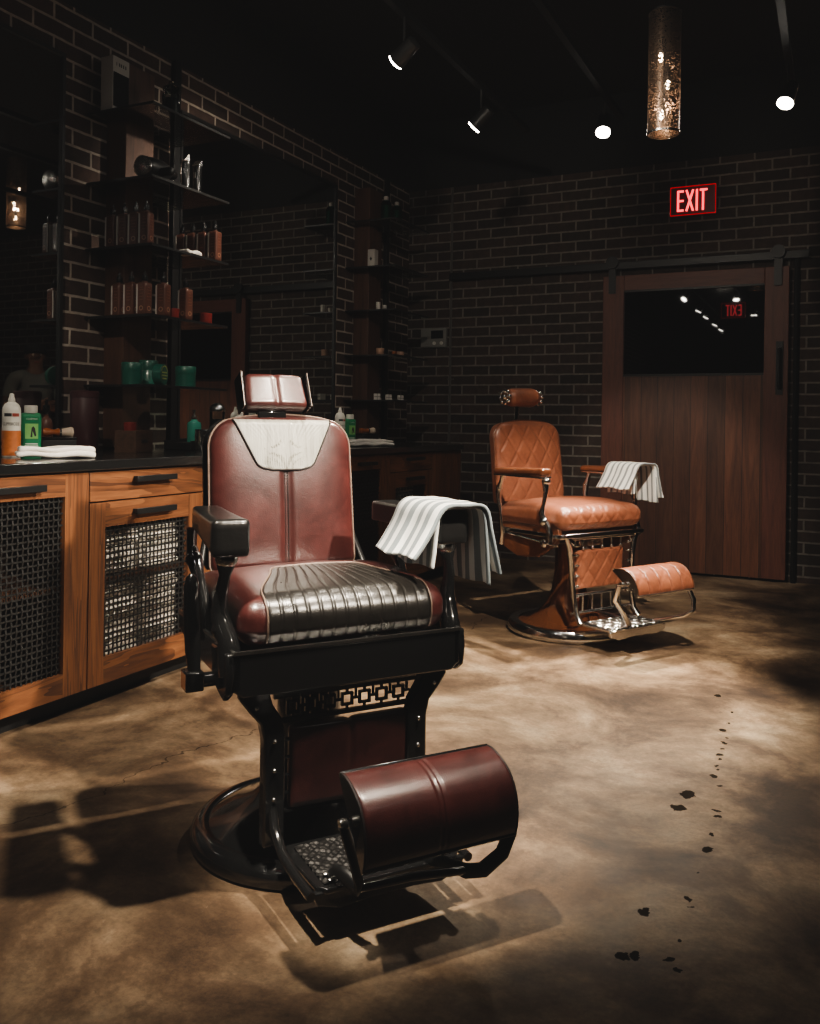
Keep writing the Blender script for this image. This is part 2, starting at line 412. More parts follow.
        if bevel:
            q = o.modifiers.new('edge', 'BEVEL'); q.width = bevel; q.segments = segs; q.limit_method = 'ANGLE'; q.angle_limit = radians(35)
        if subd:
            q = o.modifiers.new('round', 'SUBSURF'); q.levels = subd; q.render_levels = subd
        return o
class RB:
    def __init__(s, c, d, r, fn=None):
        s.c = Vector(c); s.h = [q / 2 for q in d]; s.r = min(r, min(s.h) * .999); s.fn = fn
    def raw(s, p):
        q = Vector([max(-(h - s.r), min(h - s.r, x)) for x, h in zip(p, s.h)]); d = Vector(p) - q
        n = d.normalized() if d.length > 1e-9 else Vector((0, 0, 1))
        return q + n * s.r, n
    def map(s, p, off=0.0):
        pos, n = s.raw(p)
        if s.fn: pos = s.fn(pos, n)
        return s.c + pos + n * off

def tag(o, label, cat, group=None, kind=None):
    o['label'] = label; o['category'] = cat
    if group: o['group'] = group
    if kind: o['kind'] = kind
    return o
def thing(name, label, cat, loc=(0, 0, 0), rz=0.0, group=None):
    o = bpy.data.objects.new(name, None); COL.objects.link(o); o.empty_display_size = .05
    o.location = loc; o.rotation_euler = (0, 0, rz); return tag(o, label, cat, group)
def structure(o):
    o['kind'] = 'structure'; return o
def dup(root, label, loc=None, rz=None, group=None):
    r = root.copy(); COL.objects.link(r); r['label'] = label
    if loc is not None: r.location = loc
    if rz is not None: r.rotation_euler = (0, 0, rz)
    if group: r['group'] = group
    for ch in [o for o in bpy.data.objects if o.parent == root]:
        c = ch.copy(); COL.objects.link(c); c.parent = r
        for g in [o for o in bpy.data.objects if o.parent == ch]:
            d = g.copy(); COL.objects.link(d); d.parent = c
    return r
def text_mesh(txt, size, width=None, wrap=None):
    """lettering as flat faces in the xz plane, centred; wrap = radius bends it round a bottle"""
    cu = bpy.data.curves.new('lettering', 'FONT'); cu.body = txt; cu.size = size; cu.align_x = 'CENTER'; cu.align_y = 'CENTER'; cu.resolution_u = 3
    o = bpy.data.objects.new('lettering', cu); COL.objects.link(o)
    me = bpy.data.meshes.new_from_object(o.evaluated_get(bpy.context.evaluated_depsgraph_get()))
    vs = [v.co.copy() for v in me.vertices]; fs = [tuple(p.vertices) for p in me.polygons]
    bpy.data.objects.remove(o); bpy.data.curves.remove(cu); bpy.data.meshes.remove(me)
    w = max((abs(v.x) for v in vs), default=1) * 2
    k = (width / w) if width else 1.0
    out = []
    for v in vs:
        x = v.x * k
        if wrap: out.append((wrap * sin(x / wrap), -wrap * cos(x / wrap), v.y))
        else: out.append((x, 0, v.y))
    return out, fs

# ------------------------------------------------------------------ the room
WX, BY = -3.2, 6.49
structure(MB().box((.9, 1.25, -.05), (8.2, 10.5, .1)).build('floor', 'concrete'))
structure(MB().box((.9, 1.25, 3.55), (8.2, 10.5, .1)).build('ceiling', 'ceiling'))
structure(MB().box((WX - .05, 1.25, 1.75), (.1, 10.5, 3.5)).build('wall_left', 'brick_left'))
structure(MB().box((.9, BY + .05, 1.75), (8.2, .1, 3.5)).build('wall_back', 'brick_back'))
structure(MB().box((5.05, 1.25, 1.75), (.1, 10.5, 3.5)).build('wall_right', 'dark_wall'))
structure(MB().box((.9, -4.05, 1.75), (8.2, .1, 3.5)).build('wall_front', 'dark_wall'))

# sliding barn door on the back wall
dr = thing('door_1', 'dark reddish plank sliding barn door with a wide black glass pane', 'door', (-.94, BY - .045, 0)); structure(dr)
hw = .63
MB_L = 1.15
for s in (-1, 1):
    x0 = s * (hw - .0775)
    MB().box((x0, 0, 1.08), (.155, .05, 2.12)).build('stile', 'door_frame', dr, bevel=.004)
MB().box((0, 0, 2.085), (2 * hw - .31, .046, .11)).build('top_rail', 'door_rail', dr, bevel=.003)
MB().box((0, .004, .715), (2 * hw - .31, .036, 1.39)).build('plank_panel', 'door_wood', dr)
MB().box((0, .002, 1.72), (2 * hw - .31, .012, .62)).build('glass_pane', 'door_glass', dr)
for z in (1.412, 2.025):
    MB().box((0, -.012, z), (2 * hw - .31, .02, .016)).build('glazing_bead', 'black_metal', dr)
h = MB().box((hw - .055, -.034, 1.45), (.045, .012, .36)).tube([(hw - .055, -.04, 1.58), (hw - .055, -.085, 1.58), (hw - .055, -.085, 1.32), (hw - .055, -.04, 1.32)], .011).build('handle', 'black_metal', dr)
for s in (-1, 1):
    hb = MB().box((s * (hw - .07), -.036, 2.13), (.05, .012, .24)).build('hanger', 'black_metal', dr)
    MB().lathe([(.045, -.012), (.045, .012)], (0, 0, 0), 20, Matrix.Translation((s * (hw - .07), -.045, 2.235)) @ Matrix.Rotation(pi / 2, 4, 'X')).build('wheel', 'black_metal', hb)
rl = tag(MB().box((-1.5, BY - .055, 2.215), (2.62, .02, .055)).build('door_track', 'black_metal', bevel=.003), 'long black steel sliding track above the barn door', 'door track')
for x in (-2.7, -1.9, -1.1, -.3):
    MB().lathe([(.016, 0), (.016, .05)], (0, 0, 0), 10, Matrix.Translation((x, BY, 2.215)) @ Matrix.Rotation(pi / 2, 4, 'X')).build('standoff', 'black_metal', rl)
tag(MB().tube([(-.265, BY - .02, 0), (-.265, BY - .02, 2.2)], .018, 8).build('door_stop', 'black_metal'), 'thin black upright stop strip beside the barn door edge', 'door stop')

# conduit + control panel
cd = tag(MB().tube([(-2.81, BY - .014, .02), (-2.81, BY - .014, 2.94)], .0095, 10).build('conduit', 'pipe'), 'thin grey painted conduit running up the back brick wall', 'pipe')
for z in (.6, 1.4, 2.2):
    MB().box((-2.81, BY - .006, z), (.05, .008, .014)).build('clip', 'pipe', cd)
th = thing('wall_mounted_panel', 'grey wall control panel with dark display beside the conduit', 'wall panel', (-2.955, BY - .018, 1.735))
MB().box((0, 0, 0), (.225, .034, .155)).build('housing', 'grey_plastic', th, bevel=.006)
MB().box((.035, -.0185, .025), (.105, .004, .065)).build('display', 'screen', th)
for x in (.012, .075):
    MB().lathe([(.014, 0), (.014, .008)], (0, 0, 0), 14, Matrix.Translation((x, -.017, -.045)) @ Matrix.Rotation(pi / 2, 4, 'X')).build('button', 'white_plastic', th)
MB().box((-.07, -.0185, .0), (.05, .004, .09)).build('cover', 'grey_plastic', th, bevel=.002)

# lit exit sign
ex = thing('exit_sign', 'red lit EXIT sign on the brick wall above the barn door', 'exit sign', (-.945, BY - .03, 2.645))
MB().box((0, 0, 0), (.31, .05, .20)).build('panel', 'exit_panel', ex, bevel=.004)
for a in (((0, .1), (.31, .006)), ((0, -.1), (.31, .006)), ((-.153, 0), (.005, .2)), ((.153, 0), (.005, .2))):
    MB().box((a[0][0], -.026, a[0][1]), (a[1][0], .004, a[1][1])).build('edge', 'exit_edge', ex)
L = MB(); H_, w_, t_ = .150, .046, .0145
def bar(mb, x0, z0, x1, z1, t=t_):
    d = Vector((x1 - x0, 0, z1 - z0)); a = atan2(d.z, d.x)
    mb.box(((x0 + x1) / 2, -.0285, (z0 + z1) / 2), (d.length, .005, t), ry=-a)
x = -.108
bar(L, x + t_ / 2, -H_ / 2, x + t_ / 2, H_ / 2)
for z in (-H_ / 2 + t_ / 2, 0, H_ / 2 - t_ / 2): bar(L, x, z, x + w_, z)
x = -.050
bar(L, x + .006, -H_ / 2, x + w_ + .006, H_ / 2); bar(L, x + .006, H_ / 2, x + w_ + .006, -H_ / 2)
x = .020; bar(L, x + t_ / 2, -H_ / 2, x + t_ / 2, H_ / 2)
x = .046; bar(L, x, H_ / 2 - t_ / 2, x + w_ + .006, H_ / 2 - t_ / 2); bar(L, x + .023, -H_ / 2, x + .023, H_ / 2)
L.build('lettering', 'exit_red', ex, smooth=False)
MB().box((0, .012, .112), (.07, .03, .03)).build('mounting', 'black_metal', ex)

# a second sign on a drop rod behind the camera, seen as a red reflection in the door glass
ex2 = dup(ex, 'red lit EXIT sign on a ceiling rod, reflected in the door glass', (-1.3, .30, 2.62), pi)
MB().tube([(0, 0, .1), (0, 0, .88)], .008, 8).build('drop_rod', 'black_metal', ex2)
# wall mirrors over the counter
def wall_mirror(y0, y1, label):
    t = thing('wall_mirror', label, 'mirror', (WX + .012, (y0 + y1) / 2, 1.815)); w = y1 - y0; hgt = 1.77
    MB().box((.004, 0, 0), (.008, w - .03, hgt - .03)).build('mirror_glass', 'mirror', t)
    for s in (-1, 1):
        MB().box((.006, s * (w / 2 - .008), 0), (.026, .016, hgt)).build('frame_side', 'black_metal', t)
        MB().box((.006, 0, s * (hgt / 2 - .008)), (.026, w - .032, .016)).build('frame_rail', 'black_metal', t)
wall_mirror(1.23, 2.885, 'large black framed mirror behind the spray can')
wall_mirror(3.665, 5.29, 'large black framed mirror behind the burgundy chair')

# walnut posts and black uprights carrying the glass shelf towers
for (y, lab) in ((3.26, 'walnut wall post behind the amber bottle shelves'), (5.68, 'dark walnut wall post near the room corner')):
    tag(MB().box((WX + .0625, y, 1.83), (.125, .19, 1.84)).build('wall_post', 'post_wood', bevel=.004), lab, 'post')
for (y, lab) in ((3.635, 'thin black steel upright at the burgundy chair mirror edge'), (6.06, 'thin black steel upright close to the room corner')):
    tag(MB().box((WX + .016, y, 1.93), (.03, .05, 2.03)).build('shelf_upright', 'black_metal', bevel=.003), lab, 'upright')
SH = [('topmost', 2.485), ('second highest', 2.155), ('middle', 1.845), ('fourth', 1.525), ('lowest', 1.205)]
for (y0, y1, tw) in ((3.045, 3.60, 'in the tower beside the white box'), (5.465, 6.02, 'in the tower near the room corner')):
    for nm, z in SH:
        t = thing('glass_shelf', '%s clear glass shelf %s' % (nm, tw), 'shelf', ((WX - 2.8) / 2, (y0 + y1) / 2, z), group='glass shelves on the wall posts')
        MB().box((.0, 0, -.005), (.40, y1 - y0, .010)).build('pane', 'shelf_glass', t, bevel=.0015)
        MB().box((.2015, 0, -.005), (.004, y1 - y0, .011)).build('front_edge', 'black_metal', t)
        MB().box((0, -(y1 - y0) / 2 - .001, -.005), (.40, .004, .011)).build('side_edge', 'black_metal', t)
        for yy in (-.12, .12):
            MB().box((-.165, yy, -.018), (.07, .02, .016)).build('bracket', 'black_metal', t)

# ------------------------------------------------------------------ counter
FX = -2.38
ct = tag(MB().box(((WX - 2.36) / 2, 3.42, .882), (.84, 4.56, .037)).build('worktop', 'black_stone', bevel=.004), 'long polished black worktop along the mirror wall', 'worktop')
tag(MB().box((-2.83, 3.42, .043), (.70, 4.5, .086)).build('plinth', 'toe'), 'black recessed plinth under the oak cabinets', 'plinth')
def woven(y0, y1, z0, z1, x):
    b = MB(); P = .0205; w = .0033
    ny = int((y1 - y0) / P); nz = int((z1 - z0) / P); py = (y1 - y0) / ny; pz = (z1 - z0) / nz
    for i in range(ny + 1):
        y = y0 + i * py; vs = []; fs = []
        for k in range(nz * 2 + 1):
            z = z0 + k * pz / 2; dx = .0022 * cos(pi * k) * (1 if i % 2 else -1) if k % 2 == 0 else 0
            dx = .0022 * (1 if (k // 2 + i) % 2 else -1) if k % 2 == 0 else 0
            vs += [(x + dx, y - w, z), (x + dx, y + w, z)]
        for k in range(nz * 2): fs.append((2 * k, 2 * k + 1, 2 * k + 3, 2 * k + 2))
        b.add(vs, fs)
    for j in range(nz + 1):
        z = z0 + j * pz; vs = []; fs = []
        for k in range(ny * 2 + 1):
            y = y0 + k * py / 2; dx = .0022 * (-1 if (k // 2 + j) % 2 else 1) if k % 2 == 0 else 0
            vs += [(x + dx, y, z - w), (x + dx, y, z + w)]
        for k in range(ny * 2): fs.append((2 * k, 2 * k + 1, 2 * k + 3, 2 * k + 2))
        b.add(vs, fs)
    return b
def bar_handle(parent, y0, y1, z, x=FX):
    MB().box((x + .030, (y0 + y1) / 2, z), (.012, y1 - y0, .022)).box((x + .013, y0 + .02, z), (.026, .012, .018)).box((x + .013, y1 - .02, z), (.026, .012, .018)).build('handle', 'black_metal', parent, bevel=.002)
def mesh_door(t, y0, y1, z0, z1, sl, sr, rt, rb, hy, hz):
    """framed door: stiles sl/sr wide, rails rt/rb high, woven wire infill"""
    d = MB(); x = FX - .011; D = .022
    d.box((x, y0 + sl / 2, (z0 + z1) / 2), (D, sl, z1 - z0)).box((x, y1 - sr / 2, (z0 + z1) / 2), (D, sr, z1 - z0))
    d.box((x - .0004, (y0 + sl + y1 - sr) / 2, z1 - rt / 2), (D, y1 - y0 - sl - sr + .0004, rt)).box((x - .0004, (y0 + sl + y1 - sr) / 2, z0 + rb / 2), (D, y1 - y0 - sl - sr + .0004, rb))
    door = d.build('door', 'oak_z', t, smooth=False)
    door.data.materials.append(M['oak_y'])
    for q in door.data.polygons:   # rails carry the grain sideways
        if y0 + sl - .002 < q.center.y < y1 - sr + .002 and abs(q.center.y - (y0 + sl)) > .001 and abs(q.center.y - (y1 - sr)) > .001: q.material_index = 1
    woven(y0 + sl - .004, y1 - sr + .004, z0 + rb - .004, z1 - rt + .004, FX - .014).build('wire_mesh', 'mesh_metal', door, solid=.0016, smooth=False)
    bar_handle(door, hy[0], hy[1], hz)
    return door
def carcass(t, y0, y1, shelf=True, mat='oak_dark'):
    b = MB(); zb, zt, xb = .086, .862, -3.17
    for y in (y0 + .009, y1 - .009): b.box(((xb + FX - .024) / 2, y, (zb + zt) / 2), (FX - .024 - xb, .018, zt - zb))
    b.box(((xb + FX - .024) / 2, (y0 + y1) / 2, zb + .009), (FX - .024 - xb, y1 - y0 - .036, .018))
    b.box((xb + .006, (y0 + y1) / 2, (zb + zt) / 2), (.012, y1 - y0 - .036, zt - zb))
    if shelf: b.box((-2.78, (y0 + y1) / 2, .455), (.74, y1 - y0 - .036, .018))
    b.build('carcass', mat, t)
def open_unit(y0, y1, label):
    t = thing('cabinet', label, 'cabinet', group='oak cabinets under the worktop'); carcass(t, y0, y1)
    mesh_door(t, y0 + .003, y1 - .003, .088, .858, .11, .105, .08, .08, ((y0 + y1) / 2 - .1 + .2, y1 - .216), .815)
    return t
def drawer_unit(y0, y1, label, mesh=True):
    t = thing('cabinet', label, 'cabinet', group='oak cabinets under the worktop'); carcass(t, y0, y1)
    d = MB().box((FX - .011, (y0 + y1) / 2, .803), (.022, y1 - y0 - .006, .106)).build('drawer', 'oak_y', t, bevel=.002)
    bar_handle(d, y0 + .2, y0 + .42, .824)
    if mesh: mesh_door(t, y0 + .003, y1 - .003, .088, .745, .074, .088, .09, .094, (y0 + .2, y0 + .42), .702)
    return t
open_unit(1.16, 2.297, 'oak cabinet with one large black mesh door, below the spray can')
drawer_unit(2.297, 2.918, 'oak cabinet with a drawer over a mesh door showing white towels')
drawer_unit(2.918, 3.60, 'oak drawer and mesh door cabinet hidden behind the burgundy chair')
open_unit(3.60, 4.615, 'dark oak cabinet with large mesh door, below the far white towel')
drawer_unit(4.615, 5.22, 'dark oak cabinet with drawer and mesh door at the far counter end')
t = thing('cabinet', 'plain dark oak end cabinet nearest the back wall', 'cabinet', group='oak cabinets under the worktop')
carcass(t, 5.22, 5.70, False)
MB().box((FX - .011, 5.46, .473), (.022, .474, .77)).build('door', 'oak_z', t, bevel=.002)

# folded white towels behind the wire mesh
def folded(parent_args, w, d, h, name='folded_towel', mat='white_towel', rz=0):
    pass
def towel_proto(w, d, h, seed):
    rnd = random.Random(seed); a, b_ = rnd.random() * 6, rnd.random() * 6
    def fn(p, n):
        return p + Vector((.004 * sin(p.y * 22 + a), .003 * sin(p.x * 26 + b_), .0035 * sin(p.x * 19 + a) * cos(p.y * 23 + b_)))
    b = MB(); hh = h / 2
    b.rbox((0, 0, hh * .5), (d, w, hh * .98), hh * .48, (10, 14, 4), fn); b.rbox((.003, 0, hh * 1.5), (d - .01, w - .004, hh * .98), hh * .48, (10, 14, 4), fn)
    return b
lev = ['bottom', 'second', 'third', 'top']
proto = None
for (yc, col) in ((2.49, 'at the oak stile side'), (2.725, 'at the chair side')):
    for (z0, row, n) in ((.104, 'lower compartment', 6), (.464, 'upper compartment', 3)):
        for k in range(n):
            nm = ['bottom', 'second', 'third', 'fourth', 'fifth', 'top'][k] if n == 6 else ['bottom', 'middle', 'top'][k]
            lab = '%s white towel, stack %s, %s of the mesh cabinet' % (nm, col, row)
            loc = (-2.545 + random.uniform(-.006, .006), yc + random.uniform(-.004, .004), z0 + .003 + k * .0545)
            if proto is None:
                proto = tag(towel_proto(.205, .24, .054, 3).build('folded_towel', 'white_towel'), lab, 'towel', 'white towels in the oak cabinet'); proto.location = loc
            else:
                dup(proto, lab, loc)
# two low ones for the towel stacks at the far cabinet
for k in range(4):
    dup(proto, '%s white folded towel behind the far dark mesh door' % ['bottom', 'second', 'third', 'top'][k], (-2.535, 4.92, .467 + k * .0545))

# ------------------------------------------------------------------ barber chairs (built facing +y, mirrored to face -y on build)
def sgnpow(x, e): return math.copysign(abs(x) ** e, x)
def quilt(a, b_, px, pz, depth):
    """diamond stitching: negative along the stitch lines"""
    u, v = a / px + b_ / pz, a / px - b_ / pz
    d = min(abs(u - round(u)), abs(v - round(v)))
    return -depth * math.exp(-(d / .09) ** 2)
def back_params():
    zb, zt = .625, 1.057
    def hw(t):
        w = .218 - .004 * t
        k = (t - .80) / .20
        if k > 0: w -= .085 * (1 - sqrt(max(0, 1 - k * k)))
        k = (.06 - t) / .06
        if k > 0: w -= .02 * (1 - sqrt(max(0, 1 - k * k)))
        return w
    def zc(t): return zb + (zt - zb) * t
    def yc(t): return -.307 - .055 * t
    return hw, zc, yc
HWB, ZCB, YCB = back_params()
TH = .042
def back_front(x, t, extra=0.0, kind='smooth'):
    w = HWB(t); u = max(-1, min(1, x / w))
    edge = (1 - abs(u) ** 7) ** .5
    te = min(1, (1 - t) / .035) ** .5 if t > .965 else 1.0
    tb = min(1, t / .05) ** .5 if t < .05 else 1
    y = YCB(t) + TH * (.35 + .65 * edge * te * tb) + .012 * (1 - u * u) * sin(pi * min(1, t * 1.0)) - .010 * math.exp(-((x) / .010) ** 2) * (1 if (kind == 'smooth' and t < .66) else 0)
    if kind == 'quilt' and abs(u) < .9 and .05 < t < .97: y += quilt(x, ZCB(t), .098, .150, .0042) * edge
    return y + extra
def seat_rb(kind):
    def fn(p, n):
        q = p.copy()
        if q.z > -.02:
            k = (q.z + .07) / .14
            q.z += k * (.018 * cos(q.x / .27 * pi / 2) * cos(min(1, abs(q.y + .02) / .26) * pi / 2))
            q.z -= k * .016 * max(0, (q.y - .02) / .24) ** 1.6
            q.z -= k * .034 * max(0, (-q.y - .02) / .24) ** 2
        if kind == 'quilt' and n.y > .35 and abs(q.x) < .24:
            d = quilt(q.x, q.z + q.y * .3, .078, .095, .0045); q.y += d * n.y; q.z += d * n.z
        return q
    return RB((0, -.005, .602), (.525, .49, .125), .052, fn)

def make_chair(st, label):
    lux = st == 'orange'
    t = thing('barber_chair', label, 'barber chair')
    F = lambda: MB(flip=True)
    XS[0] = 1.0; XS[1] = 0.0
    metal = 'chrome' if lux else 'gloss_black'
    lea = 'tan' if lux else 'burgundy'
    bx = -.01
    # ---- base
    if lux:
        F().lathe([(.27, .035), (.262, .05), (.22, .066), (.16, .095), (.115, .14), (.088, .21), (.075, .30), (.070, .46)], (bx, 0, 0), 56).build('base', 'brown_lacquer', t)
        F().lathe([(.27, .0), (.298, .0), (.310, .014), (.310, .042), (.298, .058), (.276, .062), (.255, .056)], (bx, 0, 0), 64, cap=False).build('base_rim', 'chrome', t)
    else:
        F().lathe([(.272, .0), (.287, .006), (.292, .022), (.287, .040), (.270, .054), (.252, .056), (.245, .052), (.228, .062), (.19, .080), (.14, .105), (.11, .14), (.092, .19), (.082, .27), (.078, .46)], (bx, 0, 0), 64).build('base', 'gloss_black', t)
    if lux: XS[0] = 1.09; XS[1] = -.008
    # ---- seat frame
    if lux:
        fr = F(); fr.box((0, .232, .520), (.50, .03, .022)).box((0, -.225, .505), (.46, .03, .05))
        for s in (-1, 1): fr.box((s * .25, .0, .515), (.022, .46, .022))
        fr.box((0, 0, .475), (.16, .3, .05)).build('seat_frame', 'chrome', t, bevel=.004)
        for s in (-1, 1):
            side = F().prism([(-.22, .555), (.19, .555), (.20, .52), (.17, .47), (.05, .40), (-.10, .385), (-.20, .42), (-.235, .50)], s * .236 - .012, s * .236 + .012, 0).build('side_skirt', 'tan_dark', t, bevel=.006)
            F().tube([(s * .252, -.22, .50), (s * .254, 0, .485), (s * .252, .19, .47)], .006, 8).build('trim_rod', 'chrome', side)
            F().ball((s * .262, .11, .475), .022, 16, (.6, 1, 1)).build('hub', 'chrome', side)
    else:
        fr = F()
        fr.prism([(-.285, .464), (-.262, .446), (.262, .446), (.285, .464), (.285, .543), (-.285, .543)], .222, .25, 1)
        for s in (-1, 1): fr.prism([(.25, .46), (.25, .543), (-.24, .543), (-.24, .50), (-.1, .47)], s * .275 - .010, s * .275 + .010, 0)
        fr.box((0, -.225, .52), (.53, .02, .045)).box((0, 0, .478), (.5, .42, .02)).build('seat_frame', 'gloss_black', t, bevel=.005)
        ed = F(); ed.box((0, .2475, .5455), (.572, .009, .007))  # bright strips stand in for the highlight along the frame's top edge
        for s in (-1, 1): ed.box((s * .283, .005, .5455), (.007, .48, .007))
        ed.build('edge_highlight', 'chrome_dim', t)
    # ---- seat cushion
    kind = 'quilt' if lux else 'smooth'
    rb = seat_rb(kind)
    seat = F().rbox(rb.c, [2 * h for h in rb.h], rb.r, (64, 48, 22) if lux else (32, 32, 14), rb.fn).build('seat', lea, t, angle=70)
    ptop = rb.h[2]; pf = rb.h[1]
    def seat_pt(x, s, off):
        """s runs from the back of the top (0) over the front roll (1) to the bottom of the front"""
        total = (pf - .0) + (2 * ptop - .012); d = s * total; L1 = pf - .0
        p = (x, .0 + d, ptop) if d < L1 else (x, pf, ptop - (d - L1))
        return rb.map(p, off)
    if not lux:
        NP = 13
        def hwS(s):
            k = min(1, max(0, s) / .60); w = .122 + .082 * k * k * (3 - 2 * k)
            return w - .022 * (1 - sqrt(max(0, 1 - max(0, (.10 - s) / .10) ** 2)))
        def ins(u, s):
            w = hwS(s); x = (2 * u - 1) * w
            g = abs((u * NP) % 1 - .5); fold = .0026 * sqrt(max(0, 1 - (g / .5) ** 6))
            return seat_pt(x, s, .0015 + fold)
        F().grid(ins, NP * 10, 44).build('pleated_insert', 'black_leather', seat, angle=80)
        # skirt under the pleats
        rim = [seat_pt(-hwS(s) * 1.01, s, .004) for s in [1 - i / 40 for i in range(41)]] + [seat_pt((2 * i / 16 - 1) * hwS(0), 0, .004) for i in range(1, 16)] + [seat_pt(hwS(s) * 1.01, s, .004) for s in [i / 40 for i in range(41)]]
        F().tube(rim, .0024, 8).build('piping', 'piping', seat)
    BX0 = XS[1]; XS[1] = BX0 + (.028 if not lux else 0)
    # ---- backrest
    def slab(kind, front):
        b = F(); nu, nv = (80, 96) if kind == 'quilt' else (40, 60)
        def ft(u, v):
            tt = v; x = sgnpow(2 * u - 1, .8) * HWB(tt)
            return (x, back_front(x, tt, 0, kind) if front else YCB(tt) - .016 - .018 * (1 - abs(2 * u - 1) ** 6) ** .5, ZCB(tt))
        return b, ft, nu, nv
    b = F(); nu, nv = (96, 110) if lux else (48, 64)
    vs = []; fs = []
    def row(v): 
        out = []
        for i in range(nu + 1):
            x = sgnpow(2 * i / nu - 1, .85) * HWB(v); out.append((x, back_front(x, v, 0, kind), ZCB(v) + (.010 * (1 - (x / HWB(v)) ** 2) if v > .99 else 0)))
        for i in range(nu - 1, 0, -1):
            x = sgnpow(2 * i / nu - 1, .85) * HWB(v); u = x / HWB(v)
            te = min(1, (1 - v) / .05) ** .5 if v > .95 else 1.0
            out.append((x, YCB(v) + .010 - (.075 if lux else .028) * (1 - abs(u) ** 8) ** .5 * te, ZCB(v) + (.010 * (1 - u * u) if v > .99 else 0)))
        return out
    W = 2 * nu
    vals = [((i / nv) if i < nv else 1.0) for i in range(nv + 1)]
    for v in vals: vs += row(v)
    for j in range(nv):
        for k in range(W): fs.append((j * W + k, j * W + (k + 1) % W, (j + 1) * W + (k + 1) % W, (j + 1) * W + k))
    fs.append(tuple(range(W))[::-1])
    for i in range(nu): # close the top edge strip
        a = nv * W + i; b2 = nv * W + i + 1; c = nv * W + ((W - i - 1) % W if i + 1 <= nu else 0); d = nv * W + ((W - i) % W)
        fs.append(tuple(dict.fromkeys((a, b2, c, d))))
    b.add(vs, fs); back = b.build('backrest', lea, t, angle=70)
    edge = [(-HWB(v), back_front(-HWB(v), v) + .002, ZCB(v)) for v in [i / 40 for i in range(41)]]
    edge += [((2 * i / 12 - 1) * HWB(1), back_front((2 * i / 12 - 1) * HWB(1), 1) + .002, ZCB(1) + .010 * (1 - (2 * i / 12 - 1) ** 2)) for i in range(1, 12)]
    edge += [(HWB(v), back_front(HWB(v), v) + .002, ZCB(v)) for v in [1 - i / 40 for i in range(41)]]
    if lux:
        F().tube(edge, .005, 8).build('piping', 'tan_dark', back)
        wall = F().grid(lambda u, v: (-HWB(v * .97 + .015) - .004 - .004 * sin(pi * u), YCB(v * .97 + .015) + .012 - .055 * u, ZCB(v * .97 + .015)), 4, 30)
    else:
        F().tube(edge, .0028, 8).build('piping', 'piping', back)
        F().grid(lambda u, v: ((-1 if u < .5 else 1) * 0 + (2 * u - 1) * (HWB(v * .97 + .012) + .004), YCB(v * .97 + .012) - .030, ZCB(v * .97 + .012)), 10, 24).build('back_shell', 'gloss_black', back, solid=.014)
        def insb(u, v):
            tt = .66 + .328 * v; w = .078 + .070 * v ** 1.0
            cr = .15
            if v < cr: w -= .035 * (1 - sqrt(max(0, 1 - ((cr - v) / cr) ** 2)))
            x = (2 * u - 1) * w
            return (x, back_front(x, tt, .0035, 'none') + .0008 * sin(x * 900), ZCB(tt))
        F().grid(insb, 60, 40).build('upper_panel', 'glare_leather', back)
        pe = [insb(0, v) for v in [1 - i / 24 for i in range(25)]] + [insb(i / 12, 0) for i in range(1, 12)] + [insb(1, v) for v in [i / 24 for i in range(25)]]
        F().tube([(x, y + .001, z) for x, y, z in pe], .0024, 6).build('panel_seam', 'seam', back)
        sm = F()
        for sx in (-.0045, .0045):
            for k in range(34):
                tt = .05 + .60 * k / 34; sm.tube([(sx, back_front(sx, tt, .0028), ZCB(tt)), (sx, back_front(sx, tt + .010, .0028), ZCB(tt + .010))], .0011, 5)
        sm.build('stitching', 'seam', back)
    XS[1] = BX0 + (.028 if not lux else 0)
    # back irons
    for s in (-1, 1):
        F().tube([(s * .245, -.235, .50), (s * .250, -.285, .62), (s * .222, -.325, .72), (s * .200, -.362, .90)] if not lux else [(s * .222, -.225, .50), (s * .222, -.265, .60), (s * .214, -.300, .68), (s * .19, -.345, .74)], .009, 8, flat=(1, .6)).build('back_iron', metal, t)
    XS[1] = BX0
    # ---- headrest
    T = Matrix.Translation((.008, -.358, 1.127)) @ Matrix.Rotation(radians(24 if not lux else 14), 4, 'X')
    if lux:
        T = Matrix.Translation((-.008, -.375, 1.192)) @ Matrix.Rotation(radians(8), 4, 'X')
        hr = F().rbox((0, 0, 0), (.205, .115, .100), .049, (24, 14, 14), None, T).build('headrest', 'tan', t, angle=70)
        for s in (-1, 1):
            m = F()
            for k in range(8):
                a = 2 * pi * k / 8; m.ball((s * .108, .036 * cos(a), .033 * sin(a)), .012, 10, T=T)
            m.ball((s * .110, 0, 0), .016, 12, T=T).build('rosette', 'chrome', hr)
        F().tube([(-.03, -.38, 1.155), (-.03, -.385, 1.10), (-.03, -.385, .98)], .010, 8, flat=(1.5, .6)).box((-.03, -.386, 1.03), (.05, .012, .03)).build('headrest_post', 'chrome', t)
    else:
        def hf(p, n):
            q = p.copy(); q.x *= 1.0 - .05 * (q.z / .052)
            if n.y > .4: q.y -= .004 * math.exp(-(q.x / .008) ** 2); q.y += .006 * cos(q.x / .095 * pi / 2)
            return q
        hr = F().rbox((0, 0, 0), (.184, .058, .106), .017, (40, 10, 14), hf, T).build('headrest', 'burgundy', t, angle=70)
        for s in (-1, 1):
            F().prism([(-.034, -.054), (.032, -.054), (.032, .055), (-.034, .055)], s * .0985 - .003, s * .0985 + .003, 0, T).build('end_plate', 'gloss_black', hr, bevel=.002)
            F().tube([(s * .1015, .034, -.054), (s * .1005, .034, .055)], .0014, 6, T=T).build('edge_strip', 'piping', hr)
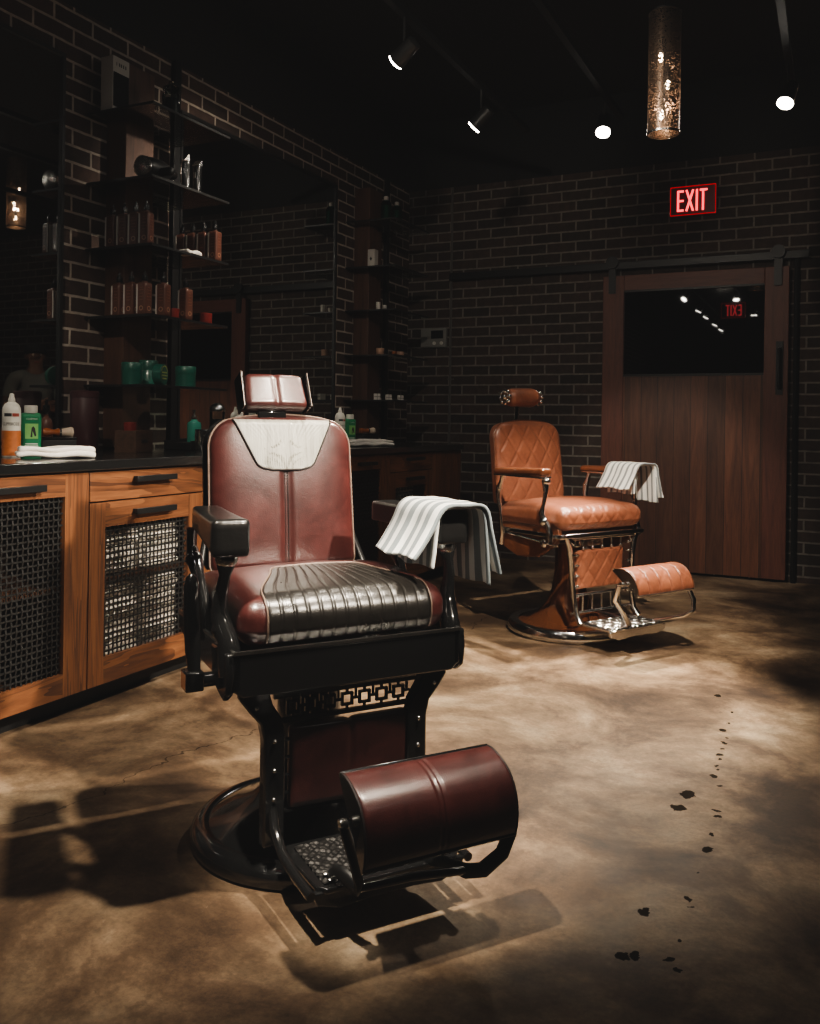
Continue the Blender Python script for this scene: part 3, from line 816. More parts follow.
        F().box((0, -.372, 1.02), (.07, .012, .20), rx=radians(8)).box((0, -.352, 1.062), (.085, .03, .03)).build('headrest_post', 'gloss_black', t, bevel=.004)
    # ---- arms
    for s in (-1, 1):
        ax = .283 * s
        if lux:
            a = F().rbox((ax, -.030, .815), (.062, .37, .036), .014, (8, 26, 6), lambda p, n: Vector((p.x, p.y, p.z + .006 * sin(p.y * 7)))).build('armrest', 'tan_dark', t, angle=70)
            F().box((ax, -.030, .793), (.056, .36, .010)).build('arm_rail', 'chrome', a, bevel=.003)
        else:
            def af(p, n):
                q = p.copy(); k = (q.y + .17) / .34
                if q.z < 0: q.z *= (.35 + .75 * k ** 2.2)
                q.x *= .86 + .16 * k
                q.x -= s * .034 * (1 - k) ** 1.3
                return q
            a = F().rbox((ax, .050, .791), (.084, .34, .082), .011, (8, 30, 8), af).build('armrest', 'arm_black', t, angle=70)
        # turned front support, from the arm down to the frame
        path = [(ax, .175, .765), (ax, .178, .735), (ax + s * .004, .183, .705), (ax + s * .010, .178, .665), (ax + s * .012, .168, .625), (ax + s * .006, .178, .59), (ax, .20, .565), (ax - s * .002, .21, .53), (ax - s * .002, .212, .49)]
        rad = [.018, .024, .013, .015, .019, .024, .023, .027, .026] if not lux else [.012, .018, .011, .010, .014, .018, .014, .016, .014]
        if lux: path = [(x, y - .035, z + (.035 if i < 2 else .02 if i == 2 else 0)) for i, (x, y, z) in enumerate(path)]
        sp = F().tube(path, rad, 14).build('arm_support', metal, t)
        F().ball((ax, .180 - (.035 if lux else 0), .742 + (.035 if lux else 0)), .026 if not lux else .021, 16, (1, 1, .95)).build('ball_joint', 'chrome' if lux else 'chrome_dim', sp)
        F().ball((ax + s * .008, .178 - (.035 if lux else 0), .585), .024 if not lux else .022, 16).build('lower_knuckle', metal, sp)
        # rear support
        path = [(ax, -.12, .775), (ax, -.125, .73), (ax, -.10, .70), (ax - s * .004, -.06, .655), (ax - s * .008, -.03, .61), (ax - s * .010, -.01, .565), (ax - s * .010, -.005, .52)]
        rad = [.014, .013, .020, .014, .015, .019, .018] if not lux else [.010, .010, .016, .010, .010, .015, .012]
        if lux: path = [(ax, -.17, .79), (ax, -.18, .755), (ax, -.195, .72), (ax, -.20, .67), (ax, -.185, .61), (ax, -.175, .55), (ax - s * .01, -.18, .49), (ax - s * .01, -.19, .44)]; rad = [.012, .012, .017, .013, .010, .012, .014, .018]
        rs = F().tube(path, rad, 12).build('arm_support', metal, t)
        F().ball((path[2][0], path[2][1], path[2][2]), .022 if not lux else .018, 14).build('ball_joint', metal, rs)
        # side plate rounding into the leg frame
        if not lux:
            F().prism([(.12, .545), (.245, .545), (.252, .50), (.245, .455), (.22, .437), (.17, .45), (.13, .48)], s * .291 - .009, s * .291 + .009, 0).build('side_plate', 'gloss_black', t, bevel=.006)
    # ---- side lever
    lx = -.328
    if not lux:
        lv = F().tube([(-.26, .09, .452), (-.348, .09, .452)], .017, 12).box((lx - .004, .09, .455), (.042, .05, .045)).build('recline_lever', 'gloss_black', t, bevel=.004)
        F().tube([(lx, .09, .47), (lx - .002, .082, .52), (lx - .004, .075, .60), (lx - .004, .070, .665), (lx - .004, .069, .685), (lx - .004, .068, .694)], [.014, .018, .019, .018, .013, .005], 14).build('grip', 'gloss_black', lv)
    # ---- leg frame with calf panel
    pz = .0 if not lux else .075
    for s in (-1, 1):
        if lux:
            p = F().tube([(s * .222, .222, .515), (s * .205, .222, .47), (s * .195, .222, .40), (s * .188, .225, .30), (s * .182, .235, .20), (s * .180, .25, .14), (s * .182, .28, .105)], [.013, .015, .013, .012, .012, .014, .016], 12).build('leg_frame_post', 'chrome', t)
            F().tube([(s * .214, .224, .50), (s * .185, .226, .475), (s * .165, .226, .507)], .006, 8).build('corner_brace', 'chrome', p)
            for z in (.47, .425, .375, .325, .275, .225):
                F().tube([(s * .192, .226, z), (s * .15, .226, z)], .0042, 8).ball((s * .165, .226, z), .008, 10).build('side_bar', 'chrome', p)
        else:
            o_ = [(.252, .462), (.262, .435), (.240, .405), (.214, .375), (.206, .34), (.206, .10), (.155, .10), (.155, .345), (.162, .38), (.185, .415), (.200, .462)]
            pts = [(s * a_, z_) for a_, z_ in o_]
            p = F().prism(pts if s > 0 else pts[::-1], .195, .228, 1).build('leg_frame_post', 'gloss_black', t, bevel=.005)
            for (xx, z) in ((.225, .415), (.182, .335), (.182, .27), (.182, .205), (.182, .145)):
                F().ball((s * xx, .229, z), .0055, 10).build('bolt', 'chrome_dim', p)
            for z in (.33, .29, .25, .21):
                F().tube([(s * .160, .212, z), (s * .140, .212, z)], .004, 8).build('pin', 'gloss_black', p)
            F().tube([(s * .182, .215, .20), (s * .184, .24, .145), (s * .186, .30, .115), (s * .186, .38, .105), (s * .184, .46, .10)], [.011, .012, .012, .011, .010], 12).build('skid', 'gloss_black', p)
    pw = .30
    def pf_(q, n):
        r = q.copy()
        if n.y > .3: r.y += .006 * cos(min(1, abs(q.x) / .15) * pi / 2); r.y -= (.004 * math.exp(-(q.x / .007) ** 2) if not lux else -quilt(q.x, q.z, .078, .11, .004))
        if not lux: r.z -= .006 * math.exp(-(q.x / .008) ** 2) * (1 if q.z > .08 else 0)
        return r
    cz = .266 if not lux else .352
    F().rbox((.008 if not lux else -.01, .208, cz), (pw, .026, .186), .010, (56, 6, 40) if lux else (40, 6, 24), pf_).build('calf_panel', lea, t, angle=60)
    if not lux:
        g = F(); za, zb_ = .374, .430
        for z in (za, zb_): g.box((0, .212, z), (.36, .010, .010))
        for k in range(7):
            x = -.135 + .045 * k; zc_ = (za + zb_) / 2
            if k % 2 == 0 or True:
                for (dx, dz, w, h_) in ((0, .0125, .030, .0055), (0, -.0125, .030, .0055), (-.0125, 0, .0055, .030), (.0125, 0, .0055, .030)): g.box((x + dx, .212, zc_ + dz), (w, .008, h_))
                g.box((x, .212, zc_ + .020), (.005, .007, .014)).box((x, .212, zc_ - .020), (.005, .007, .014)).box((x + .0225, .212, zc_), (.016, .007, .005))
                g.box((x + .0225, .212, zc_ + .010), (.0045, .007, .022))
        g.build('fretwork_grille', 'gloss_black', t, smooth=False)
        F().tube([(-.17, .212, .168), (.17, .212, .168)], .006, 8).build('lower_bar', 'gloss_black', t)
    else:
        for z, nm in ((.503, 'upper_bar'), (.235, 'lower_bar'), (.150, 'base_bar')):
            F().tube([(-.195, .226, z), (.195, .226, z)], .0075, 10).build(nm, 'chrome', t)
        for k in range(5):
            x = -.12 + .06 * k - .005
            for (z0, z1) in ((.448, .50), (.155, .24)):
                F().tube([(x, .226, z0), (x, .226, z1)], .0045, 8).ball((x, .226, z0 + .008 if z0 > .4 else z1 - .006), .008, 10).build('baluster', 'chrome', t)
    # ---- tread plate
    tm = 'chrome_dim' if lux else 'tread'
    T0 = F(); T0.prism([(-.176, .25), (.176, .25), (.168, .44), (.150, .462), (-.150, .462), (-.168, .44)], .098, .110, 2)
    tp = T0.build('tread_plate', metal, t, bevel=.003)
    def tread(u, v):
        x = (2 * u - 1) * .150; y = .268 + .178 * v
        h = .112 + .0016 * sin(x * 300) * sin(y * 330) + .0014 * sin(x * 190 + 2.5 * sin(y * 150))
        return (x, y, h)
    F().grid(tread, 150, 100).build('tread_relief', tm, tp, angle=80)
    F().prism([(-.176, .102), (.176, .102), (.170, .078), (.12, .060), (.05, .066), (-.05, .066), (-.12, .060), (-.170, .078)], .44, .456, 1).build('tread_apron', metal, tp, bevel=.003)
    for s in (-1, 1):
        for dy in (.415, .44): F().ball((s * .135, dy, .116), .006, 10, (1, 1, .6)).build('bolt', 'chrome_dim', tp)
    # ---- footrest
    P1, P2 = (Vector((0, .495, .352)), Vector((0, .602, .208))) if not lux else (Vector((0, .47, .395)), Vector((0, .615, .300)))
    half = .172; fx = .035 if not lux else 0.0
    ch = P2 - P1; nrm = Vector((0, -ch.z, ch.y)).normalized() * (1 if True else -1)
    if nrm.y < 0: nrm = -nrm
    bul = .058 if not lux else .052
    def prof(v, b=bul):
        s_ = sin(pi * v) ** .75 if 0 < v < 1 else 0
        return P1 + ch * v + nrm * (b * s_)
    def pad(u, v):
        x = (2 * u - 1) * half
        e = min(1, (1 - abs(2 * u - 1)) / .05); e = .88 + .12 * sqrt(max(0, 1 - (1 - e) ** 2))
        p = prof(v, bul * e)
        d = 0
        if lux:
            g = abs((u * 5) % 1 - .5); d = -.009 * math.exp(-((.5 - g) / .05) ** 2) if .06 < u < .94 else 0
            d += quilt(x, v * .18, .137, .12, .002)
        elif abs(abs(x) - .006) < .004: d = -.0022
        p = p + nrm * d
        return (fx + x, p.y, p.z)
    fp = F().grid(pad, 120, 40).build('footrest', lea, t, angle=70)
    for s in (-1, 1):
        pts = [(prof(i / 24, bul * .88).y, prof(i / 24, bul * .88).z) for i in range(25)]
        F().prism(pts, fx + s * half - .003, fx + s * half + .003, 0).build('end_cap', 'gloss_black' if not lux else 'chrome', fp)
    bk = F(); up = nrm * -.007
    a_, c_ = P1 + up, P2 + up
    bk.add([(fx + sx * (half + .002), q.y + dq.y, q.z + dq.z) for q in (P1 - ch * .03, P2 + ch * .03) for sx in (-1, 1) for dq in (nrm * -.001, nrm * -.013)],
           [(0, 1, 3, 2), (4, 6, 7, 5), (0, 4, 5, 1), (2, 3, 7, 6), (0, 2, 6, 4), (1, 5, 7, 3)])
    bk.build('back_plate', metal, fp, bevel=.002)
    for s in (-1, 1): F().tube([(fx + s * half, *(prof(i / 24, bul * .9).yz)) for i in range(25)], .0028, 6).build('piping', 'seam' if not lux else 'tan_dark', fp)
    mid = (P1 + P2) / 2 - nrm * .012
    for s in (-1, 1):
        x0 = s * .135; x1 = fx + s * (half + .016)
        if lux:
            br = F().tube([(-.075, .435, .112), (-.085, .475, .135), (-.130, .490, .19), (x1 - .004, .495, .26), (x1, mid.y - .02, mid.z - .01)] if s < 0 else [(x0, .43, .115), (x0 + .01, .50, .135), (x0 + .02, .58, .165), (x1, .605, .19), (x1 + .004, .60, .24), (x1, mid.y + .02, mid.z - .02)], [.013, .013, .012, .011, .011, .010][:5 if s < 0 else 6], 12).build('footrest_arm', 'chrome', t)
        else:
            br = F().tube([(-.128, .425, .116), (-.128, .455, .140), (-.120, .485, .138), (-.108, .515, .128), (-.115, .535, .150), (-.130, .540, .20), (x1, mid.y, mid.z)] if s < 0 else [(.085, .45, .112), (.095, .50, .128), (.125, .545, .122), (.150, .570, .130), (.185, .588, .165), (.203, .590, .205), (x1, mid.y + .015, mid.z - .02)], [.008, .010, .012, .012, .011, .011, .011], 12, flat=(1.35, .8)).build('footrest_arm', 'black_metal', t)
        F().lathe([(.010, -.008), (.012, .0), (.010, .008), (.003, .010)], (0, 0, 0), 14, Matrix.Translation((x1, mid.y, mid.z)) @ Matrix.Rotation(s * pi / 2, 4, 'Y')).build('pivot_knob', 'chrome_dim', br)
    if not lux:
        F().tube([(-.112, .52, .130), (0, .535, .134), (.125, .545, .124)], .009, 10).build('cross_bar', 'gloss_black', t)
    XS[0] = 1.0; XS[1] = 0.0
    return t

OA = (-1.1975, 1.909); RA = radians(54.2)
OB = (-1.221, 4.396); RBZ = radians(60.5)
chair_a = make_chair('burgundy', 'burgundy and black leather barber chair on a black base, in front of the mesh cabinets')
chair_a.location = (OA[0], OA[1], 0); chair_a.rotation_euler.z = RA
chair_b = make_chair('orange', 'tan quilted leather barber chair with chrome frame, near the barn door')
chair_b.location = (OB[0], OB[1], 0); chair_b.rotation_euler.z = RBZ

# ------------------------------------------------------------------ striped towels hung over the chair arms
def arm_towel(name, label, mat, origin, rz, ztop, seed, y0=.05, y1=.275, flare=1.0, wide=(1.0, 0.0)):
    rnd = random.Random(seed); ph = rnd.random() * 6
    outer = [(.146, ztop - .118), (.164, ztop - .094), (.192, ztop - .050), (.214, ztop - .008), (.240, ztop + .008), (.285, ztop + .008), (.326, ztop + .007), (.344, ztop - .012), (.352, ztop - .055), (.362, ztop - .10), (.373, ztop - .145), (.378, ztop - .165)]
    if flare != 1.0: outer = [(.285 + (x - .285) * flare, z) for x, z in outer]
    def curve(pts, q):
        q = max(0, min(.9999, q)) * (len(pts) - 1); i = int(q); f = q - i
        p0 = pts[max(0, i - 1)]; p1 = pts[i]; p2 = pts[i + 1]; p3 = pts[min(len(pts) - 1, i + 2)]
        return [.5 * ((2 * p1[k]) + (-p0[k] + p2[k]) * f + (2 * p0[k] - 5 * p1[k] + 4 * p2[k] - p3[k]) * f * f + (-p0[k] + 3 * p1[k] - 3 * p2[k] + p3[k]) * f ** 3) for k in (0, 1)]
    b = MB(flip=True)
    def sheet(off, ya, yb, pts, sk):
        def fn(u, v):
            x, z = curve(pts, u); x = x * wide[0] + wide[1]; y = ya + (yb - ya) * v
            e = abs(u - .5) * 2
            x += .005 * e * sin(v * 11 + ph + u * 4) + .0015 * e * e * sin(v * 23 + ph * 2); z += .003 * e * cos(v * 7 + ph) + .0008 * sin(v * 15 + u * 7)
            y += sk * (u - .5) + .012 * e * (1 if u > .5 else -.2)
            sg = 1 if u > .5 else -1
            return (x + off * sg * e, y, z + off * (1 - e))
        return fn
    b.grid(sheet(0, y0, y1, outer, .0), 54, 26)
    inner = [(.206, ztop - .145), (.208, ztop - .11), (.211, ztop - .06), (.217, ztop - .010), (.242, ztop + .001), (.285, ztop + .001), (.322, ztop + .001), (.337, ztop - .016), (.343, ztop - .08), (.347, ztop - .15), (.350, ztop - .19)]
    b.grid(sheet(0, y0 + .02, y1 - .012, inner, .01), 48, 22)
    o = b.build(name, mat, None, solid=.007, angle=75)
    o.location = (origin[0], origin[1], 0); o.rotation_euler.z = rz
    return tag(o, label, 'towel')
arm_towel('striped_towel', 'white and grey striped towel over the arm of the burgundy chair', 'towel_stripe', OA, RA, .842, 1)
arm_towel('striped_towel', 'white and grey striped towel over the arm of the tan quilted chair', 'towel_fine', OB, RBZ, .847, 5, .03, .24, 1.0, (1.09, -.008))

# ------------------------------------------------------------------ things on the worktop
Z0 = .9005
def lathe_part(name, prof, mat, parent, n=28, c=(0, 0, 0)):
    return MB().lathe(prof, c, n).build(name, mat, parent)
def label_patch(name, r, z0, z1, a0, a1, mat, parent, n=16):
    return MB().grid(lambda u, v: (r * cos(a0 + (a1 - a0) * u), r * sin(a0 + (a1 - a0) * u), z0 + (z1 - z0) * v), n, 2).build(name, mat, parent)
def spray_can(label, loc, rz):
    t = thing('spray_can', label, 'spray can', loc, rz)
    b = lathe_part('can_body', [(.030, 0), (.0325, .003), (.0325, .170), (.031, .182), (.024, .196), (.014, .203)], 'white_plastic', t)
    lathe_part('nozzle', [(.013, .200), (.0125, .214), (.009, .222), (.008, .233), (.003, .236)], 'white_plastic', t, 20)
    label_patch('orange_band', .0330, .006, .098, -pi, pi, 'orange_label', b, 40)
    label_patch('dark_strip', .0330, .150, .162, -2.35, -1.50, 'black_print', b)
    label_patch('red_strip', .0330, .150, .162, -1.44, -.65, 'red_print', b)
    vs, fs = text_mesh('CLIPPERCIDE', .016, .062, .0332); MB().add([(x, y, z + .122) for x, y, z in vs], fs).build('lettering', 'black_print', b, smooth=False)
    return t
FACE = radians(62)   # labels look at the room, roughly toward the entrance
can = spray_can('white spray can with an orange base standing by the green bottle at the counter front', (-2.75, 2.272, Z0), FACE - .25)
def talc(label, loc, rz):
    t = thing('talc_bottle', label, 'bottle', loc, rz)
    b = MB().rbox((0, 0, .083), (.074, .046, .166), .014, (14, 10, 20)).build('bottle_body', 'green_can', t, angle=70)
    lathe_part('cap', [(.0235, .164), (.0245, .168), (.0245, .192), (.022, .194)], 'white_plastic', t, 24)
    MB().box((0, -.0238, .095), (.046, .0015, .058)).build('label_panel', 'lime_label', b)
    m = MB()
    for z, w in ((.046, .044), (.038, .046), (.030, .040)): m.box((0, -.0238, z), (w, .0012, .0035))
    m.build('print_lines', 'white_print', b)
    # small dark figure shape of two pillars on the label
    MB().prism([(-.004, .072), (.003, .072), (.003, .096), (.012, .074), (.017, .078), (.012, .106), (.006, .114), (.0, .108)], -.0252, -.0240, 1).build('emblem', 'black_print', b)
    vs, fs = text_mesh('CLUBMAN', .009, .040); MB().add([(x, y - .0242, z + .142) for x, y, z in vs], fs).build('lettering', 'white_print', b, smooth=False)
    return t
tal = talc('green bottle with white cap right beside the white spray can, near end of the counter', (-2.80, 2.402, Z0), FACE - .1)
def dark_box(label, loc, rz):
    t = thing('accessory_box', label, 'box', loc, rz)
    MB().box((0, 0, .030), (.135, .10, .060)).build('body', 'black_metal', t, bevel=.004)
    MB().box((0, 0, .065), (.139, .104, .010)).build('lid', 'gloss_black', t, bevel=.003)
    return t
box1 = dark_box('low black box holding the shaving brush behind the near white towel', (-2.85, 2.57, Z0), FACE)
def brush(label, loc, rz):
    t = thing('shaving_brush', label, 'brush', loc, rz)
    T = Matrix.Translation((0, 0, .019)) @ Matrix.Rotation(pi / 2, 4, 'Y')
    MB().lathe([(.004, -.055), (.016, -.050), (.019, -.038), (.014, -.022), (.011, -.010), (.015, .002), (.017, .012)], (0, 0, 0), 24, T).build('handle', 'amber', t)
    MB().lathe([(.0165, .010), (.0165, .020)], (0, 0, 0), 24, T).build('ferrule', 'chrome', t)
    MB().lathe([(.014, .019), (.018, .038), (.0225, .056), (.018, .064), (.006, .067)], (0, 0, 0), 24, T).build('bristles', 'bristle', t)
    return t
br1 = brush('amber handled shaving brush lying on the black box near the spray can', (-2.85, 2.57, Z0 + .070), FACE - .15)
def pump_bottle(name, label, loc, body, cap, h=.15, r=.028, mat='amber_glass', cat='bottle'):
    t = thing(name, label, cat, loc)
    lathe_part('bottle_body', [(r * .9, 0), (r, .004), (r, h * .72), (r * .8, h * .84), (r * .38, h * .92), (r * .38, h)], mat, t)
    lathe_part('cap', [(r * .46, h * .98), (r * .50, h * 1.02), (r * .50, h * 1.20), (r * .2, h * 1.22), (r * .2, h * 1.34), (r * .05, h * 1.35)], cap, t, 20)
    return t
pump_bottle('tonic_bottle', 'dark tonic bottle with black cap standing behind the shaving brush', (-2.97, 2.625, Z0), 'amber_glass', 'gloss_black', .165, .027, 'brown_bottle')
tb = thing('canister', 'tall dark red canister against the brick between the mirrors', 'canister', (-3.0, 2.86, Z0))
lathe_part('body', [(.058, 0), (.060, .004), (.060, .235), (.057, .24)], 'red_tub', tb, 32); lathe_part('lid', [(.062, .238), (.062, .262), (.056, .268)], 'red_tub', tb, 32)
cr = thing('wooden_box', 'small dark wooden box under the shelf tower by the counter front', 'box', (-2.80, 2.955, Z0), .25)
MB().box((0, 0, .006), (.10, .15, .012)).box((0, .072, .052), (.10, .008, .088)).box((0, -.072, .052), (.10, .008, .088)).box((.046, 0, .052), (.008, .136, .088)).box((-.046, 0, .052), (.008, .136, .088)).build('crate', 'box_wood', cr, bevel=.0015)
MB().box((.0505, 0, .05), (.002, .05, .014)).build('hand_slot', 'black_print', cr)
rj = thing('red_tin', 'small red tin standing inside the dark wooden box', 'tin', (-2.80, 2.93, Z0 + .0125))
lathe_part('tin', [(.026, 0), (.027, .003), (.027, .10)], 'red_jar', rj); lathe_part('lid', [(.028, .10), (.028, .118), (.025, .12)], 'red_jar', rj)
tray = thing('bottle_tray', 'low black tray carrying the teal bottle and the tall glass jar', 'tray', (-2.87, 3.50, Z0))
MB().box((0, 0, .018), (.17, .36, .036)).build('base', 'black_metal', tray, bevel=.004)
MB().box((.082, 0, .040), (.006, .36, .010)).box((-.082, 0, .040), (.006, .36, .010)).build('rim', 'black_metal', tray)
tl = thing('lotion_bottle', 'teal lotion bottle with pump on the black tray', 'bottle', (-2.85, 3.417, Z0 + .0365))
lathe_part('bottle_body', [(.033, 0), (.035, .004), (.035, .085), (.031, .098), (.016, .106), (.014, .112)], 'teal_liquid', tl)
lathe_part('pump_collar', [(.013, .11), (.014, .112), (.014, .128), (.006, .132), (.005, .150), (.010, .152), (.010, .158)], 'chrome_dim', tl, 18)
MB().tube([(0, 0, .155), (.018, -.02, .155), (.022, -.026, .148)], .0045, 8).build('spout', 'black_metal', tl)
jr = thing('disinfectant_jar', 'tall glass comb jar with chrome lid on the black tray', 'jar', (-2.85, 3.595, Z0 + .0365))
lathe_part('jar_glass', [(.036, 0), (.038, .004), (.038, .150), (.035, .158)], 'glass', jr)
lathe_part('liquid', [(.033, .004), (.0345, .006), (.0345, .115), (.0, .116)], 'screen', jr)
lathe_part('lid', [(.040, .155), (.041, .160), (.038, .176), (.026, .190), (.010, .198), (.0, .199)], 'chrome', jr)
mg = thing('shaving_mug', 'bright chrome shaving mug beside the burgundy chair back', 'mug', (-2.66, 3.25, Z0))
lathe_part('cup', [(.026, 0), (.030, .004), (.034, .03), (.036, .07), (.034, .098), (.037, .102), (.034, .100), (.031, .07), (.028, .02), (.0, .012)], 'chrome', mg, 28)
MB().tube([(.034, 0, .08), (.056, 0, .075), (.060, 0, .05), (.034, 0, .030)], .004, 8).build('handle', 'chrome', mg)
def squeeze(label, loc):
    t = thing('squeeze_bottle', label, 'bottle', loc)
    lathe_part('bottle_body', [(.027, 0), (.029, .004), (.029, .15), (.026, .165), (.016, .172)], 'white_plastic', t)
    lathe_part('nozzle', [(.017, .170), (.018, .186), (.010, .192), (.004, .228), (.002, .230)], 'white_plastic', t, 18); return t
squeeze('white squeeze bottle with pointed nozzle behind the burgundy headrest', (-2.85, 3.784, Z0))
# far station repeats the same set
f = dup(can, 'white spray can on the far part of the counter by the second mirror', (-2.78, 4.704, Z0), FACE)
g_ = dup(tal, 'green bottle with white cap on the far part of the counter', (-2.80, 4.862, Z0), FACE + .1)
pump_bottle('tonic_bottle', 'brown tonic bottle on the far counter behind the green bottle', (-2.95, 5.17, Z0), 'amber_glass', 'gloss_black', .10, .026, 'brown_bottle')
dup(box1, 'low black box holding the far shaving brush', (-2.85, 5.17, Z0), FACE + .1)
dup(br1, 'amber handled shaving brush lying on the far black box', (-2.85, 5.17, Z0 + .070), FACE)
def flat_towel(label, loc, rz, w, l, h, seed):
    rnd = random.Random(seed); a = rnd.random() * 6
    b = MB()
    def fn(p, n):
        q = p.copy(); q.z *= 1 + .16 * sin(p.x * 17 + a); q.y += .008 * sin(p.x * 13 + a); q.z += .003 * sin(p.x * 40 + p.y * 30)
        return q
    b.rbox((0, 0, h * .27), (l, w, h * .54), h * .26, (30, 14, 6), fn)
    b.rbox((.004, .004, h * .72), (l * .97, w * .92, h * .54), h * .26, (30, 14, 6), fn)
    o = b.build('hand_towel', 'white_towel', None, angle=80); o.location = loc; o.rotation_euler.z = rz
    return tag(o, label, 'towel')
flat_towel('rolled white towel lying at the worktop edge in front of the spray can', (-2.572, 2.318, Z0 + .005), radians(54), .10, .27, .038, 2)
flat_towel('white towel lying on the far worktop behind the burgundy chair arm', (-2.56, 4.66, Z0 + .005), radians(72), .13, .34, .036, 4)

# ------------------------------------------------------------------ things on the glass shelves
def box_bottle(label, loc, rz=0.0, group='amber bottles on the glass shelves'):
    t = thing('tonic_bottle', label, 'bottle', loc, rz, group)
    b = MB().rbox((0, 0, .076), (.052, .052, .152), .009, (10, 10, 14)).build('bottle_body', 'brown_bottle', t, angle=60)
    MB().box((-.0266, 0, .076), (.0016, .042, .134)).box((-.0215, -.0266, .076), (.008, .0016, .134)).build('back_label', 'white_label', b)
    e = MB()
    for k in range(20):
        a = 2 * pi * k / 20; a2 = 2 * pi * (k + 1) / 20
        for (ax, sgn) in ((1, -1), (0, 1)):
            q = []
            for (rr, an) in ((.0115, a), (.0115, a2), (.0075, a2), (.0075, a)):
                u, v = rr * cos(an), .032 + rr * sin(an)
                q.append((.004 + u, -.0268, v) if ax == 1 else (.0268, u, v))
            e.add(q, [(0, 1, 2, 3)])
    e.build('emblem', 'copper_print', b, smooth=False)
    e = MB()
    for z, w in ((.072, .020), (.086, .026), (.100, .018), (.116, .024), (.128, .014)):
        e.box((.004, -.0266, z), (w, .0010, .003)).box((.0266, 0, z), (.0010, w, .003))
    e.build('print', 'brown_print', b, smooth=False)
    lathe_part('neck', [(.012, .150), (.012, .162)], 'brown_bottle', t, 16)
    lathe_part('cap', [(.014, .160), (.0145, .164), (.013, .188), (.006, .192), (.005, .206), (.002, .207)], 'gloss_black', t, 16)
    return t
od = ['first from the wall', 'second from the wall', 'third from the wall', 'nearest the shelf front']
pb = None
for i, (x, y) in enumerate(((-3.075, 3.09), (-3.005, 3.09), (-2.935, 3.09), (-2.87, 3.09))):
    lab = 'amber box shaped bottle on the middle glass shelf, ' + od[i]
    if pb is None: pb = box_bottle(lab, (x, y, 1.8455), .08)
    else: dup(pb, lab, (x, y, 1.8455), .08 + random.uniform(-.1, .1))
for i, x in enumerate((-3.05, -2.98, -2.91, -2.84)):
    dup(pb, 'amber box bottle at the mirror end of the middle glass shelf, ' + od[i], (x, 3.545, 1.8455), .08 + random.uniform(-.1, .1))
for i, (x, y) in enumerate(((-3.04, 3.10), (-2.965, 3.10), (-2.89, 3.105), (-2.835, 3.17), (-2.84, 3.33))):
    lab = 'amber box shaped bottle on the fourth glass shelf, ' + ['against the wall', 'second from the wall', 'third from the wall', 'with red tin before it', 'alone by the big mirror edge'][i]
    dup(pb, lab, (x, y, 1.5255), random.uniform(-.1, .15))
def tin(label, loc, mat, r, h, group, name='pomade_tin', band=None, upright=True):
    t = thing(name, label, 'tin', loc, 0, group)
    lathe_part('tin_body', [(r * .96, 0), (r, .002), (r, h * .62), (r * .96, h * .64)], mat, t, 30)
    lathe_part('lid', [(r * 1.03, h * .62), (r * 1.04, h * .66), (r * 1.04, h * .96), (r * .98, h)], mat, t, 30)
    if band: label_patch('print', r * 1.008, h * .2, h * .45, -2.6, .9, band, t, 30)
    return t
tin('flat red tin on the fourth glass shelf before the amber bottles', (-2.83, 3.235, 1.5255), 'red_jar', .026, .045, None, 'red_tin')
tin('flat red tin at the far front of the fourth glass shelf', (-2.83, 3.47, 1.5255), 'red_jar', .03, .05, None, 'red_tin')
tin('teal pomade tub on the lowest glass shelf, nearest the wooden box', (-2.97, 3.115, 1.2055), 'teal_jar', .047, .105, 'teal tubs on the lowest shelf')
tin('teal pomade tub at the wall side of the lowest glass shelf', (-3.05, 3.31, 1.2055), 'teal_jar', .045, .13, 'teal tubs on the lowest shelf')
tin('teal pomade tub on the lowest glass shelf, by the big mirror edge', (-2.86, 3.36, 1.2055), 'teal_jar', .048, .10, 'teal tubs on the lowest shelf')
rt = thing('pomade_tin', 'round teal tin standing on edge with yellow print, lowest glass shelf', 'tin', (-2.845, 3.165, 1.2055 + .050), radians(20), 'teal tubs on the lowest shelf')
TT = Matrix.Rotation(pi / 2, 4, 'Y')
MB().lathe([(.047, -.02), (.050, -.018), (.050, .018), (.047, .021), (.0, .0215)], (0, 0, 0), 36, TT).build('tin_body', 'teal_jar', rt)
e = MB()
for k in range(26):
    a = pi * (.12 + .76 * k / 26); a2 = a + pi * .76 / 30
    e.add([(.0222, r * cos(q), r * sin(q)) for (r, q) in ((.043, a), (.043, a2), (.037, a2), (.037, a))], [(0, 1, 2, 3)])
for z, w in ((.010, .060), (-.004, .066), (-.018, .050)): e.box((.0222, 0, z), (.001, w, .006))
e.build('print', 'yellow_print', rt, smooth=False)
cl = tag(MB().rbox((0, 0, .012), (.07, .11, .024), .011, (10, 14, 5), lambda p, n: p + Vector((0, 0, .004 * sin(p.y * 70)))).build('folded_cloth', 'white_towel', angle=80), 'small crumpled white cloth on the middle glass shelf by the mirror', 'cloth'); cl.location = (-2.85, 3.37, 1.8455)
def clipper(label, loc, rz):
    t = thing('hair_clipper', label, 'hair clipper', loc, rz, 'clippers on the second highest shelf')
    MB().rbox((0, 0, .022), (.15, .044, .042), .016, (22, 8, 8), lambda p, n: Vector((p.x, p.y * (1 - .25 * sin((p.x + .075) / .15 * pi)), p.z))).build('clipper_body', 'gloss_black', t, angle=70)
    MB().prism([(.070, .006), (.100, .010), (.100, .016), (.070, .040)], -.020, .020, 1).build('blade', 'chrome', t, bevel=.001)
    MB().box((.02, 0, .044), (.03, .010, .005)).build('switch', 'chrome_dim', t)
    return t
hd = thing('hair_dryer', 'black hair dryer lying on the second highest shelf before the walnut post', 'hair dryer', (-2.885, 3.17, 2.1625), 0)
